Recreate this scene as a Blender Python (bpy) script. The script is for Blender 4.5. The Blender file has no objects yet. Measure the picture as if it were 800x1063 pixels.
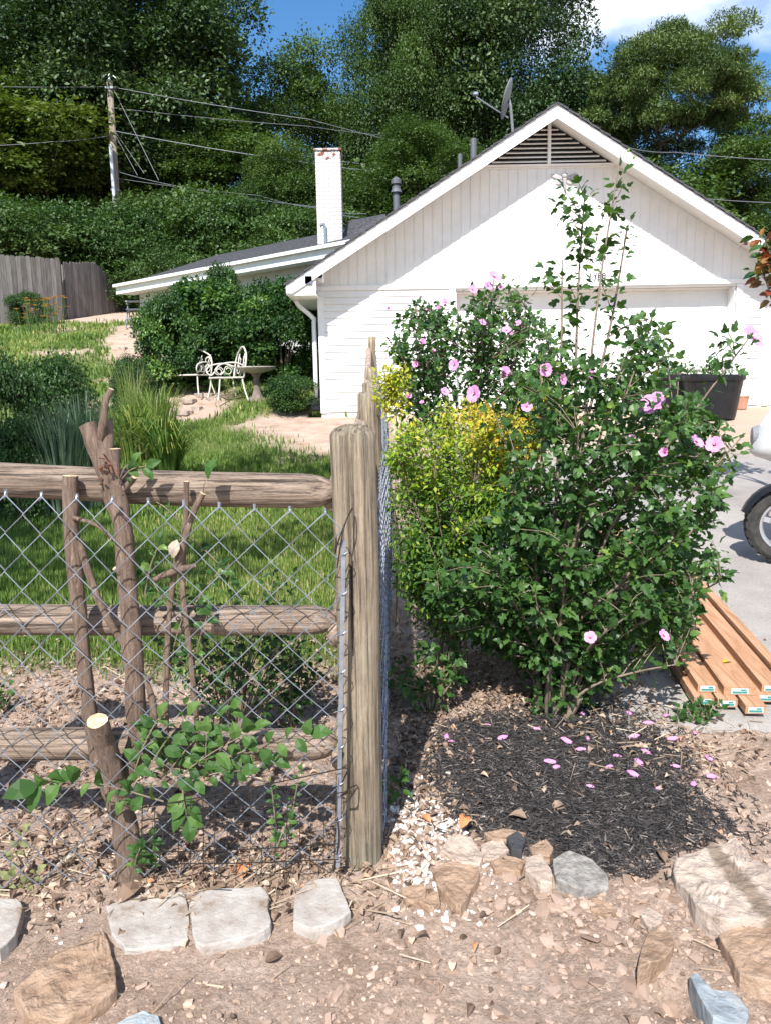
import bpy, math, random
import numpy as np
from mathutils import Vector, Matrix, Euler, noise as mnoise
R = np.random.default_rng(11)
random.seed(5)
sc = bpy.context.scene
COL = sc.collection
rad = math.radians
# ---------------------------------------------------------------- camera
PITCH, ROLL, FPX, CH = 9.3, -0.018, 800.0, 1.47
cam_d = bpy.data.cameras.new('camera'); cam = bpy.data.objects.new('camera', cam_d); COL.objects.link(cam)
CM = Euler((rad(90 - PITCH), 0, 0)).to_matrix() @ Matrix.Rotation(ROLL, 3, 'Z')
cam.matrix_world = Matrix.Translation((0, 0, CH)) @ CM.to_4x4()
cam_d.sensor_fit = 'VERTICAL'; cam_d.sensor_height = 36; cam_d.lens = 36 * FPX / 1063
cam_d.clip_start = .05; cam_d.clip_end = 3000
sc.camera = cam

def ray(u, v):
    return CM @ Vector(((u - 400) / FPX, -(v - 531.5) / FPX, -1))
def P(u, v, y):                       # layout helper: point of the photograph at a real distance y
    d = ray(u, v); t = y / d.y
    return Vector((d.x * t, y, CH + d.z * t))

# ---------------------------------------------------------------- terrain heights
_py = [-60, 0, 2.6, 4.65, 7, 9.5, 12, 13.3, 15, 20, 29, 45, 80, 160, 3000]
_pz = [-.3, 0, 0, .08, .2, .42, .82, .98, 1.38, 2.8, 4.3, 6.5, 9, 11, 12]
_dy = [-60, 3, 13, 14.5, 20, 29, 45, 80, 160, 3000]
_dz = [-.3, 0.0, .98, 1.05, 1.6, 3.0, 5.5, 8, 11, 12]
def sstep(a, b, x):
    t = np.clip((np.asarray(x, float) - a) / (b - a), 0, 1); return t * t * (3 - 2 * t)
def gz(x, y):                         # smooth ground height
    x = np.asarray(x, float); y = np.asarray(y, float)
    l = np.interp(y, _py, _pz); r = np.interp(y, _dy, _dz)
    k = sstep(.1, 1.2, x)
    return l * (1 - k) + r * k
def G(u, v):                          # point of the ground seen at a pixel
    d = ray(u, v); t = .5
    for i in range(4000):
        p = Vector((0, 0, CH)) + d * t
        if p.z <= float(gz(p.x, p.y)): break
        t += .004 * max(1, t * .4)
    return Vector((p.x, p.y, float(gz(p.x, p.y))))
# vectorised value noise
_perm = R.permutation(4096); _val = R.random(4096) * 2 - 1
def vnoise(x, y):
    x = np.asarray(x, float); y = np.asarray(y, float)
    xi = np.floor(x).astype(int); yi = np.floor(y).astype(int); fx = x - xi; fy = y - yi
    fx = fx * fx * (3 - 2 * fx); fy = fy * fy * (3 - 2 * fy)
    h = lambda a, b: _val[_perm[(_perm[a & 4095] + b) & 4095]]
    return (h(xi, yi) * (1 - fx) + h(xi + 1, yi) * fx) * (1 - fy) + (h(xi, yi + 1) * (1 - fx) + h(xi + 1, yi + 1) * fx) * fy
def fbm(x, y, s, o=4):
    a = 0; k = 1; n = 0
    for i in range(o):
        a = a + vnoise(x * s + 37.1 * i, y * s - 11.7 * i) * k; n += k; k *= .5; s *= 2.03
    return a / n

# ---------------------------------------------------------------- mesh assembly
class MB:
    def __init__(s): s.v = []; s.f = []; s.n = 0; s.a = []
    def add(s, v, faces, rnd=None):
        v = np.asarray(v, float).reshape(-1, 3); s.v.append(v)
        if isinstance(faces, np.ndarray): s.f.append((faces + s.n))
        else:
            by = {}
            for f in faces: by.setdefault(len(f), []).append(f)
            for k, l in by.items(): s.f.append(np.array(l, int) + s.n)
        if rnd is None: rnd = np.full(len(v), random.random())
        elif np.isscalar(rnd): rnd = np.full(len(v), float(rnd))
        s.a.append(np.asarray(rnd, float)); s.n += len(v); return s
    def data(s): return np.concatenate(s.v), s.f, np.concatenate(s.a)

def make_mesh(name, mb, mat, org=(0, 0, 0), smooth=False):
    v, fl, a = mb.data(); v = v - np.array(org)
    me = bpy.data.meshes.new(name)
    me.vertices.add(len(v)); me.vertices.foreach_set('co', v.astype(np.float32).ravel())
    loops = np.concatenate([f.ravel() for f in fl]); tot = np.concatenate([np.full(len(f), f.shape[1]) for f in fl])
    st = np.concatenate([[0], np.cumsum(tot)[:-1]])
    me.loops.add(len(loops)); me.loops.foreach_set('vertex_index', loops.astype(np.int32))
    me.polygons.add(len(tot)); me.polygons.foreach_set('loop_start', st.astype(np.int32))
    me.polygons.foreach_set('loop_total', tot.astype(np.int32))
    me.polygons.foreach_set('use_smooth', np.full(len(tot), bool(smooth)))
    at = me.attributes.new('rnd', 'FLOAT', 'POINT'); at.data.foreach_set('value', a.astype(np.float32))
    me.update(calc_edges=True); me.validate()
    if mat: me.materials.append(mat)
    return me
ORG = {}
def tag(o, label=None, cat=None, group=None, kind=None):
    for k, x in (('label', label), ('category', cat), ('group', group), ('kind', kind)):
        if x: o[k] = x
    return o
def obj(name, mb, mat, parent=None, smooth=False, org=None, label=None, cat=None, group=None, kind=None):
    v = mb.data()[0]
    if org is None:
        if parent is None: org = Vector(((v[:, 0].min() + v[:, 0].max()) / 2, (v[:, 1].min() + v[:, 1].max()) / 2, v[:, 2].min()))
        else: org = ORG[parent.name]
    org = Vector(org)
    o = bpy.data.objects.new(name, make_mesh(name, mb, mat, org, smooth)); COL.objects.link(o)
    if parent is None: o.location = org
    else: o.parent = parent; o.location = org - ORG[parent.name]
    ORG[o.name] = org
    return tag(o, label, cat, group, kind)
def thing(name, label, cat, loc=(0, 0, 0), group=None):
    o = bpy.data.objects.new(name, None); COL.objects.link(o); o.location = loc; o.empty_display_size = .1
    ORG[o.name] = Vector(loc); return tag(o, label, cat, group)
def inst(name, me, parent, loc, rot=None, scale=1.0):      # child that shares mesh data; loc in world space
    o = bpy.data.objects.new(name, me); COL.objects.link(o)
    if parent is not None: o.parent = parent; o.location = Vector(loc) - ORG[parent.name]
    else: o.location = loc
    if rot is not None: o.rotation_euler = rot
    o.scale = (scale,) * 3 if np.isscalar(scale) else scale
    ORG[o.name] = Vector(loc); return o
def copy_tree(o, loc=None, rz=None, scale=None, parent=None):
    c = o.copy(); COL.objects.link(c)
    if parent is not None: c.parent = parent
    if loc is not None: c.location = loc
    if rz is not None: c.rotation_euler.z = rz
    if scale is not None: c.scale = (scale,) * 3 if np.isscalar(scale) else scale
    ORG[c.name] = Vector(c.location)
    for ch in [x for x in COL.objects if x.parent == o]: copy_tree(ch, parent=c)
    return c

# ---------------------------------------------------------------- shapes
def box(x0, x1, y0, y1, z0, z1):
    v = [(x, y, z) for z in (z0, z1) for y in (y0, y1) for x in (x0, x1)]
    return v, [(0, 2, 3, 1), (4, 5, 7, 6), (0, 1, 5, 4), (2, 6, 7, 3), (0, 4, 6, 2), (1, 3, 7, 5)]
def bbox(x0, x1, y0, y1, z0, z1, b=.004):                 # box with chamfered edges
    b = min(b, (x1 - x0) * .4, (y1 - y0) * .4, (z1 - z0) * .4)
    V = []; F = []; idx = {}
    X = (x0, x1); Y = (y0, y1); Z = (z0, z1)
    for i in (0, 1):
        for j in (0, 1):
            for k in (0, 1):
                s = (1 if i == 0 else -1, 1 if j == 0 else -1, 1 if k == 0 else -1)
                for ax in range(3):
                    p = [X[i] + s[0] * b, Y[j] + s[1] * b, Z[k] + s[2] * b]
                    p[ax] = (X[i], Y[j], Z[k])[ax]
                    idx[(i, j, k, ax)] = len(V); V.append(p)
    def q(*a): F.append(tuple(idx[t] for t in a))
    for i in (0, 1):
        o = [(i, 0, 0, 0), (i, 1, 0, 0), (i, 1, 1, 0), (i, 0, 1, 0)]; q(*(o if i else o[::-1]))
        o = [(0, i, 0, 1), (0, i, 1, 1), (1, i, 1, 1), (1, i, 0, 1)]; q(*(o if i else o[::-1]))
        o = [(0, 0, i, 2), (1, 0, i, 2), (1, 1, i, 2), (0, 1, i, 2)]; q(*(o if i else o[::-1]))
    for a in (0, 1):
        for c in (0, 1):
            q((0, a, c, 1), (1, a, c, 1), (1, a, c, 2), (0, a, c, 2))
            q((a, 0, c, 0), (a, 1, c, 0), (a, 1, c, 2), (a, 0, c, 2))
            q((a, c, 0, 0), (a, c, 1, 0), (a, c, 1, 1), (a, c, 0, 1))
            for d in (0, 1): q((a, c, d, 0), (a, c, d, 1), (a, c, d, 2)) if True else None
    # corner triangles were added four times over for (a,c,d); keep unique
    U = []; seen = set()
    for f in F:
        k = tuple(sorted(f))
        if k not in seen: seen.add(k); U.append(f)
    return V, U
def obox(a, b, w, h, up=(0, 0, 1)):                       # box along a->b
    a = Vector(a); b = Vector(b); d = (b - a); d.normalize(); up = Vector(up)
    s = d.cross(up)
    if s.length < 1e-4: s = d.cross(Vector((1, 0, 0)))
    s.normalize(); t = s.cross(d)
    v = []
    for p in (a, b):
        for i, j in ((-1, -1), (1, -1), (1, 1), (-1, 1)): v.append(p + s * (i * w / 2) + t * (j * h / 2))
    return v, [(0, 1, 2, 3), (7, 6, 5, 4), (0, 4, 5, 1), (1, 5, 6, 2), (2, 6, 7, 3), (3, 7, 4, 0)]
def tube(pts, r, n=8, cap=True, jit=0.0, closed=False):
    pts = [Vector(p) for p in pts]; m = len(pts)
    if np.isscalar(r): r = [r] * m
    V = []; F = []; prev = None
    for i, p in enumerate(pts):
        d = (pts[min(i + 1, m - 1)] - pts[max(i - 1, 0)])
        if d.length < 1e-9: d = Vector((0, 0, 1))
        d.normalize()
        if prev is None:
            a = d.orthogonal().normalized()
        else:
            a = prev - d * prev.dot(d)
            a = a.normalized() if a.length > 1e-6 else d.orthogonal().normalized()
        prev = a; b = d.cross(a)
        for k in range(n):
            t = 2 * math.pi * k / n; rr = r[i] * (1 + jit * (random.random() - .5))
            V.append(p + (a * math.cos(t) + b * math.sin(t)) * rr)
    for i in range(m - 1):
        for k in range(n):
            k2 = (k + 1) % n
            F.append((i * n + k, i * n + k2, (i + 1) * n + k2, (i + 1) * n + k))
    if cap:
        F.append(tuple(range(n))[::-1]); F.append(tuple((m - 1) * n + k for k in range(n)))
    return V, F
def lathe(prof, n=24, c=(0, 0, 0)):                       # profile [(r,z)]
    V = []; F = []; m = len(prof)
    for r, z in prof:
        for k in range(n):
            t = 2 * math.pi * k / n; V.append((c[0] + r * math.cos(t), c[1] + r * math.sin(t), c[2] + z))
    for i in range(m - 1):
        for k in range(n):
            k2 = (k + 1) % n; F.append((i * n + k, i * n + k2, (i + 1) * n + k2, (i + 1) * n + k))
    return V, F
def ico(sub=1):
    import bmesh
    bm = bmesh.new(); bmesh.ops.create_icosphere(bm, subdivisions=sub, radius=1)
    V = np.array([v.co[:] for v in bm.verts]); F = np.array([[q.index for q in f.verts] for f in bm.faces]); bm.free()
    return V, F
ICO1 = ico(1); ICO2 = ico(2)
def catmull(pts, k=6):
    pts = [Vector(p) for p in pts]; q = [pts[0] * 2 - pts[1]] + pts + [pts[-1] * 2 - pts[-2]]; out = []
    for i in range(1, len(q) - 2):
        a, b, c, d = q[i - 1:i + 3]
        for j in range(k):
            t = j / k
            out.append(.5 * ((2 * b) + (c - a) * t + (2 * a - 5 * b + 4 * c - d) * t * t + (3 * b - a - 3 * c + d) * t ** 3))
    out.append(pts[-1]); return out

# leaf templates: length along +Y, width X, face normal +Z
OVATE = (np.array([(0, 0, 0), (0, .52, .05), (0, 1, -.10), (-.2, .18, .06), (-.3, .45, .10), (-.2, .75, .04), (.2, .18, .06), (.3, .45, .10), (.2, .75, .04)]),
         [(0, 1, 4, 3), (1, 2, 5, 4), (0, 6, 7, 1), (1, 7, 8, 2)])
LOBED = (np.array([(0, 0, 0), (0, .5, .04), (0, 1, -.14), (-.24, .06, .05), (-.45, .42, .07), (-.2, .50, .07), (-.22, .72, .02), (.24, .06, .05), (.45, .42, .07), (.2, .50, .07), (.22, .72, .02)]),
         [(0, 1, 5, 4, 3), (1, 2, 6, 5), (0, 7, 8, 9, 1), (1, 9, 10, 2)])
DIAM = (np.array([(0, 0, 0), (-.34, .45, .07), (0, 1, -.05), (.34, .45, .07)]), [(0, 2, 1), (0, 3, 2)])
LANCE = (np.array([(0, 0, 0), (-.14, .4, .03), (0, 1, -.08), (.14, .4, .03)]), [(0, 2, 1), (0, 3, 2)])
LANCEW = (np.array([(0, 0, 0), (-.24, .4, .04), (0, 1, -.1), (.24, .4, .04)]), [(0, 2, 1), (0, 3, 2)])
def norm(a): return a / np.maximum(np.linalg.norm(a, axis=-1, keepdims=True), 1e-9)
def leaves(mb, pos, dirs, nrm, size, T=OVATE, rnd=None, wid=None):
    pos = np.asarray(pos, float); N = len(pos)
    if N == 0: return
    dirs = norm(np.asarray(dirs, float)); nrm = np.asarray(nrm, float)
    nrm = norm(nrm - dirs * (nrm * dirs).sum(-1, keepdims=True)); side = np.cross(dirs, nrm)
    size = np.broadcast_to(np.asarray(size, float), (N,)); t, F = T; k = len(t)
    w = size if wid is None else size * wid
    V = pos[:, None] + side[:, None] * (t[None, :, :1] * w[:, None, None]) + dirs[:, None] * (t[None, :, 1:2] * size[:, None, None]) + nrm[:, None] * (t[None, :, 2:3] * size[:, None, None])
    if rnd is None: rnd = R.random(N)
    off = (np.arange(N) * k)
    by = {}
    for f in F: by.setdefault(len(f), []).append(f)
    fs = [(off[:, None, None] + np.array(l)[None]).reshape(-1, n) for n, l in by.items()]
    mb.v.append(V.reshape(-1, 3)); mb.a.append(np.repeat(rnd, k))
    for f in fs: mb.f.append(f + mb.n)
    mb.n += N * k

# ---------------------------------------------------------------- materials
def _new(name):
    m = bpy.data.materials.new(name); m.use_nodes = True; nt = m.node_tree
    b = nt.nodes['Principled BSDF']; return m, nt, b
def ramp(nt, src, stops):
    r = nt.nodes.new('ShaderNodeValToRGB'); e = r.color_ramp.elements
    while len(e) < len(stops): e.new(.5)
    for i, (p, c) in enumerate(stops): e[i].position = p; e[i].color = (*c, 1)
    nt.links.new(src, r.inputs[0]); return r.outputs[0]
def tex(nt, scale, detail=5, rough=.6, stretch=(1, 1, 1), kind='noise', coord='Object', dist=0):
    tc = nt.nodes.new('ShaderNodeTexCoord'); mp = nt.nodes.new('ShaderNodeMapping'); mp.inputs['Scale'].default_value = stretch
    nt.links.new(tc.outputs[coord], mp.inputs[0])
    if kind == 'noise':
        n = nt.nodes.new('ShaderNodeTexNoise'); n.inputs['Detail'].default_value = detail; n.inputs['Roughness'].default_value = rough; n.inputs['Distortion'].default_value = dist
    elif kind == 'vor':
        n = nt.nodes.new('ShaderNodeTexVoronoi')
    n.inputs['Scale'].default_value = scale
    nt.links.new(mp.outputs[0], n.inputs['Vector']); return n.outputs[0]
def mixc(nt, fac, a, b, mode='MIX'):
    m = nt.nodes.new('ShaderNodeMix'); m.data_type = 'RGBA'; m.blend_type = mode
    for s, x in ((m.inputs[0], fac), (m.inputs[6], a), (m.inputs[7], b)):
        if isinstance(x, (int, float)): s.default_value = x
        elif isinstance(x, tuple): s.default_value = (*x, 1)
        else: nt.links.new(x, s)
    return m.outputs[2]
def bump(nt, b, h, strength, dist=.01):
    n = nt.nodes.new('ShaderNodeBump'); n.inputs['Strength'].default_value = strength; n.inputs['Distance'].default_value = dist
    nt.links.new(h, n.inputs['Height']); nt.links.new(n.outputs[0], b.inputs['Normal'])
def pm(name, stops, scale=8, rough=.8, stretch=(1, 1, 1), bmp=.4, bd=.01, bscale=None, metal=0, spec=.3, detail=6, use_rnd=0, dist=0):
    m, nt, b = _new(name)
    if not isinstance(stops, list): stops = [(0.3, tuple(x * .8 for x in stops)), (.7, stops)]
    s = tex(nt, scale, detail, .62, stretch, dist=dist)
    if use_rnd:
        a = nt.nodes.new('ShaderNodeAttribute'); a.attribute_name = 'rnd'
        mm = nt.nodes.new('ShaderNodeMath'); mm.operation = 'MULTIPLY_ADD'; nt.links.new(a.outputs['Fac'], mm.inputs[0]); mm.inputs[1].default_value = use_rnd; 
        m2 = nt.nodes.new('ShaderNodeMath'); m2.operation = 'SUBTRACT'; nt.links.new(s, m2.inputs[0]); m2.inputs[1].default_value = use_rnd / 2
        nt.links.new(m2.outputs[0], mm.inputs[2]); src = mm.outputs[0]
    else: src = s
    nt.links.new(ramp(nt, src, stops), b.inputs['Base Color'])
    b.inputs['Roughness'].default_value = rough; b.inputs['Metallic'].default_value = metal; b.inputs['Specular IOR Level'].default_value = spec
    if bmp:
        bump(nt, b, tex(nt, bscale or scale * 2, detail, .65, stretch, dist=dist), bmp, bd)
    return m
def leafmat(name, stops, rough=.5, trans=.25, tint=(1.5, 1.6, .5), spec=.35):
    m, nt, b = _new(name)
    a = nt.nodes.new('ShaderNodeAttribute'); a.attribute_name = 'rnd'
    c = ramp(nt, a.outputs['Fac'], stops)
    nt.links.new(c, b.inputs['Base Color']); b.inputs['Roughness'].default_value = rough; b.inputs['Specular IOR Level'].default_value = spec
    tr = nt.nodes.new('ShaderNodeBsdfTranslucent'); mx = nt.nodes.new('ShaderNodeMixShader'); mx.inputs[0].default_value = trans
    nt.links.new(mixc(nt, 1.0, c, tint, 'MULTIPLY'), tr.inputs['Color'])
    nt.links.new(b.outputs[0], mx.inputs[1]); nt.links.new(tr.outputs[0], mx.inputs[2])
    nt.links.new(mx.outputs[0], nt.nodes['Material Output'].inputs['Surface']); return m
def flat(name, c, rough=.5, metal=0, spec=.4): return pm(name, [(0.2, tuple(x * .88 for x in c)), (.8, c)], 6, rough, bmp=0, metal=metal, spec=spec)
# ================================================================ sky and sun
SUN_EL, SUN_AZ = 47.0, 13.0           # the sun stands behind the camera, 13 degrees to its left
w = bpy.data.worlds.new('World'); sc.world = w; w.use_nodes = True; nt = w.node_tree; bg = nt.nodes['Background']
sky = nt.nodes.new('ShaderNodeTexSky'); sky.sky_type = 'NISHITA'; sky.sun_disc = False
sky.sun_elevation = rad(SUN_EL); sky.sun_rotation = rad(180 + SUN_AZ); sky.altitude = 200; sky.air_density = 1.0; sky.dust_density = .7; sky.ozone_density = 1.6
tc = nt.nodes.new('ShaderNodeTexCoord'); mp = nt.nodes.new('ShaderNodeMapping'); mp.inputs['Scale'].default_value = (1, 1, 2.6); mp.inputs['Location'].default_value = (.37, .12, .05)
nt.links.new(tc.outputs['Generated'], mp.inputs[0])
nz = nt.nodes.new('ShaderNodeTexNoise'); nz.inputs['Scale'].default_value = 3.1; nz.inputs['Detail'].default_value = 7; nz.inputs['Roughness'].default_value = .52
nt.links.new(mp.outputs[0], nz.inputs['Vector'])
cl = ramp(nt, nz.outputs[0], [(.47, (0, 0, 0)), (.62, (1, 1, 1))])
sep = nt.nodes.new('ShaderNodeSeparateXYZ'); nt.links.new(tc.outputs['Generated'], sep.inputs[0])
mr = nt.nodes.new('ShaderNodeMapRange'); mr.inputs[1].default_value = .02; mr.inputs[2].default_value = .22; nt.links.new(sep.outputs[0], mr.inputs[0])
mm = nt.nodes.new('ShaderNodeMath'); mm.operation = 'MULTIPLY'; nt.links.new(cl, mm.inputs[0]); nt.links.new(mr.outputs[0], mm.inputs[1])
hs = nt.nodes.new('ShaderNodeHueSaturation'); hs.inputs['Saturation'].default_value = 1.3; nt.links.new(sky.outputs[0], hs.inputs['Color'])
nt.links.new(mixc(nt, mm.outputs[0], hs.outputs[0], (7.5, 7.9, 8.6)), bg.inputs[0]); bg.inputs[1].default_value = .12
sd = bpy.data.lights.new('sun', 'SUN'); sun = bpy.data.objects.new('sun', sd); COL.objects.link(sun)
sd.energy = 5.0; sd.angle = rad(.55); sd.color = (1.0, .97, .925)
sdir = Vector((math.sin(rad(SUN_AZ)) * math.cos(rad(SUN_EL)), math.cos(rad(SUN_AZ)) * math.cos(rad(SUN_EL)), -math.sin(rad(SUN_EL))))
sun.rotation_euler = sdir.to_track_quat('-Z', 'Y').to_euler(); sun.location = (-2, -8, 12)
TOSUN = -np.array(sdir[:])
sc.view_settings.view_transform = 'Standard'; sc.view_settings.look = 'None'; sc.view_settings.gamma = 1; sc.view_settings.exposure = .68
sc.render.engine = 'CYCLES'; sc.cycles.use_denoising = True; sc.cycles.max_bounces = 6; sc.cycles.diffuse_bounces = 3; sc.cycles.glossy_bounces = 2; sc.cycles.transmission_bounces = 4
sc.cycles.transparent_max_bounces = 4; sc.cycles.caustics_reflective = False; sc.cycles.caustics_refractive = False

# ================================================================ ground masks
def poly_dist(poly, x, y):            # signed distance to polygon, positive inside
    x = np.asarray(x, float); y = np.asarray(y, float); n = len(poly)
    ins = np.zeros(x.shape, bool); dm = np.full(x.shape, 1e9)
    for i in range(n):
        ax, ay = poly[i]; bx, by = poly[(i + 1) % n]
        c = ((ay > y) != (by > y)) & (x < (bx - ax) * (y - ay) / (by - ay + 1e-12) + ax); ins ^= c
        t = np.clip(((x - ax) * (bx - ax) + (y - ay) * (by - ay)) / ((bx - ax) ** 2 + (by - ay) ** 2), 0, 1)
        dm = np.minimum(dm, np.hypot(x - ax - t * (bx - ax), y - ay - t * (by - ay)))
    return np.where(ins, dm, -dm)
MULCH = [G(u, v).xy[:] for u, v in ((440, 800), (450, 760), (500, 740), (560, 732), (610, 728), (668, 746), (712, 790), (748, 862), (716, 886), (650, 914), (612, 922), (560, 893), (500, 872), (462, 850))]
DRIVE = [(.98, 3.02), (4.5, 3.12), (9.2, 3.3), (9.2, 13.3), (.15, 13.3), (.35, 9), (.8, 5), (.95, 3.6)]
PATH = [G(u, v).xy[:] for u, v in ((190, 418), (212, 402), (150, 362), (128, 368))]
def path_d(x, y):                     # distance to the garden path centre line
    pts = [G(u, v).xy for u, v in ((198, 432), (206, 412), (185, 400), (170, 385), (140, 366), (128, 352), (140, 338))]
    d = np.full(np.shape(x), 1e9)
    for a, b in zip(pts[:-1], pts[1:]):
        t = np.clip(((x - a.x) * (b.x - a.x) + (y - a.y) * (b.y - a.y)) / ((b - a).length_squared), 0, 1)
        d = np.minimum(d, np.hypot(x - a.x - t * (b.x - a.x), y - a.y - t * (b.y - a.y)))
    return d
BARE = [G(u, v).xy for u, v in ((310, 445), (335, 455), (290, 440), (330, 438))]
def grass_mask(x, y):
    x = np.asarray(x, float); y = np.asarray(y, float)
    g = sstep(3.6, 4.3, y + .35 * fbm(x, y, .9, 3) * 2)
    g = g * (1 - sstep(-.25, .05, x))
    pd = path_d(x, y); g = g * sstep(.25, .75, pd - .25 * fbm(x, y, 1.5, 2) - (y > 11) * .1)
    for b in BARE: g = g * sstep(.25, 1.5, np.hypot(x - b.x, (y - b.y)) + .7 * fbm(x, y, .8, 3))
    g = g * (1 - .85 * sstep(7, 9, y) * sstep(.10, .35, fbm(x + 9, y, .55, 4)))
    g = g * (1 - sstep(24.2, 25.5, y))
    return g
def ground_z(x, y):
    z = gz(x, y)
    near = (1 - sstep(4, 9, y))
    z = z + near * (.035 * fbm(x, y, 1.3, 3) + .018 * fbm(x, y, 7, 4) + .013 * np.abs(fbm(x, y, 17, 4)) + .004 * vnoise(x * 75, y * 75)) + (1 - near) * .05 * fbm(x, y, .5, 3)
    # soil heaped along the left fence foot, dips by the flat rocks
    z = z - .02 * np.exp(-((x - HOLE.x) ** 2 + (y - HOLE.y) ** 2) / .004) * 3.2
    dd = poly_dist(DRIVE, x, y)
    z = np.where(dd > -.01, np.minimum(z, gz(x, y) - .03), z)
    z = np.where((y > 13.25) & (x > -1.3) & (x < 9.3) & (y < 23), gz(x, 13.2) - .05, z)
    return z
HOLE = G(703, 1035)
def axis(segs):
    out = []
    for a, b, s in segs: out += list(np.arange(a, b, s))
    return np.array(out + [segs[-1][1]])
ax = axis([(-400, -60, 40), (-60, -16, 3), (-16, -4, .4), (-4, -2, .08), (-2, 2.1, .014), (2.1, 4, .08), (4, 16, .5), (16, 60, 4), (60, 400, 40)])
ay = axis([(-60, -4, 7), (-4, .8, .3), (.8, 1.45, .06), (1.45, 3.9, .013), (3.9, 7, .05), (7, 14, .15), (14, 32, .5), (32, 80, 3), (80, 400, 40), (400, 1600, 200)])
XX, YY = np.meshgrid(ax, ay); ZZ = ground_z(XX, YY)
nx, ny = len(ax), len(ay)
idx = np.arange(nx * ny).reshape(ny, nx)
F = np.stack([idx[:-1, :-1], idx[:-1, 1:], idx[1:, 1:], idx[1:, :-1]], -1).reshape(-1, 4)
m, nt, b = _new('soil')
at = nt.nodes.new('ShaderNodeAttribute'); at.attribute_name = 'rnd'
dirt = ramp(nt, tex(nt, 3.2, 9, .68), [(.25, (.28, .185, .125)), (.42, (.46, .33, .25)), (.6, (.57, .43, .34)), (.78, (.65, .52, .43))])
speck = ramp(nt, tex(nt, 60, 5, .75), [(.3, (.55, .51, .48)), (.5, (1, 1, 1)), (.66, (1.35, 1.35, 1.35))])
dirt = mixc(nt, .75, dirt, speck, 'MULTIPLY')
soilg = ramp(nt, tex(nt, 5, 6), [(.3, (.07, .11, .025)), (.7, (.16, .19, .06))])
nt.links.new(mixc(nt, at.outputs['Fac'], dirt, soilg), b.inputs['Base Color']); b.inputs['Roughness'].default_value = .95; b.inputs['Specular IOR Level'].default_value = .15
bump(nt, b, tex(nt, 34, 8, .75), 1.0, .03)
mb = MB(); mb.add(np.stack([XX, YY, ZZ], -1).reshape(-1, 3), F, grass_mask(XX, YY).ravel())
obj('ground', mb, m, smooth=True, kind='structure', org=(0, 0, 0))

# driveway: concrete slabs with joints and chipped front edge
m, nt, b = _new('concrete')
c = ramp(nt, tex(nt, 1.2, 8, .65), [(.3, (.225, .20, .185)), (.52, (.31, .285, .262)), (.75, (.40, .37, .34))])
c = mixc(nt, .6, c, ramp(nt, tex(nt, 90, 3, .6), [(.3, (.7, .68, .66)), (.7, (1.2, 1.2, 1.2))]), 'MULTIPLY')
tcx = nt.nodes.new('ShaderNodeTexCoord'); sp = nt.nodes.new('ShaderNodeSeparateXYZ'); nt.links.new(tcx.outputs['Object'], sp.inputs[0])
mrr = nt.nodes.new('ShaderNodeMapRange'); mrr.inputs[1].default_value = 8.6; mrr.inputs[2].default_value = 10.2; nt.links.new(sp.outputs[1], mrr.inputs[0])
c = mixc(nt, mrr.outputs[0], c, mixc(nt, .75, c, (.47, .33, .23)))
nt.links.new(c, b.inputs['Base Color']); b.inputs['Roughness'].default_value = .9
bump(nt, b, tex(nt, 60, 6, .7), .4, .006)
mb = MB()
gx = np.arange(.0, 9.25, .06); gy = np.arange(2.9, 13.31, .06); X2, Y2 = np.meshgrid(gx, gy)
dd = poly_dist(DRIVE, X2, Y2) + .025 * fbm(X2, Y2, 6, 3)
Z2 = gz(X2, Y2) + .012 + .006 * fbm(X2, Y2, 1.5, 3) - .06 * sstep(.02, -.05, dd)
for jy in (5.35, 8.3, 11.0):
    Z2 = Z2 - .012 * np.exp(-((Y2 - jy - .01 * fbm(X2, Y2, 3, 2)) / .03) ** 2)
Z2 = Z2 - .012 * np.exp(-((X2 - 4.4) / .03) ** 2)
id2 = np.arange(X2.size).reshape(X2.shape); F2 = np.stack([id2[:-1, :-1], id2[:-1, 1:], id2[1:, 1:], id2[1:, :-1]], -1).reshape(-1, 4)
keep = (dd.ravel()[F2] > -.07).all(1)
mb.add(np.stack([X2, Y2, Z2], -1).reshape(-1, 3), F2[keep])
obj('driveway', mb, m, smooth=True, kind='structure', org=(0, 0, 0))
def dz_(x, y): return float(gz(x, y)) + .014

# ================================================================ garage
WHITE = pm('white_paint', [(.2, (.70, .70, .68)), (.6, (.80, .80, .785))], 2.5, .55, bmp=.15, bd=.004, bscale=30)
WHITE2 = pm('white_trim_paint', [(.2, (.74, .74, .73)), (.6, (.83, .83, .82))], 4, .5, bmp=.1, bd=.003, bscale=30)
SHING = pm('shingles', [(.3, (.035, .035, .04)), (.5, (.07, .07, .078)), (.75, (.13, .13, .14))], 14, .9, bmp=.7, bd=.02, stretch=(1, 1, 3))
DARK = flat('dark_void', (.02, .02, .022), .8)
GALV = pm('galvanised', [(.3, (.19, .21, .24)), (.7, (.34, .37, .42))], 20, .42, bmp=.1, bd=.002, metal=.5, spec=.6)
BLACKP = pm('black_plastic', [(.3, (.008, .009, .011)), (.7, (.018, .019, .022))], 9, .45, bmp=.1)
WY = 13.3; RY = 12.68
c0 = P(334, 428, WY); XL = c0.x; FZ = c0.z
apx = P(578, 108, RY); rk = P(297, 296, RY); XC = apx.x
SL = (apx.z - rk.z) / (apx.x - rk.x); HW = XC - XL; XR = XC + HW
ZS = P(400, 299, WY).z; RAKE_X = XC - rk.x
DL, DR = P(472, 300, WY).x, P(764, 297, WY).x
def roof_z(x): return apx.z - abs(x - XC) * SL
gar = thing('garage', 'white gable-fronted garage with louvred vent and wide panelled door', 'garage', (XC, WY, FZ))
GB = 21.5
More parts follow.
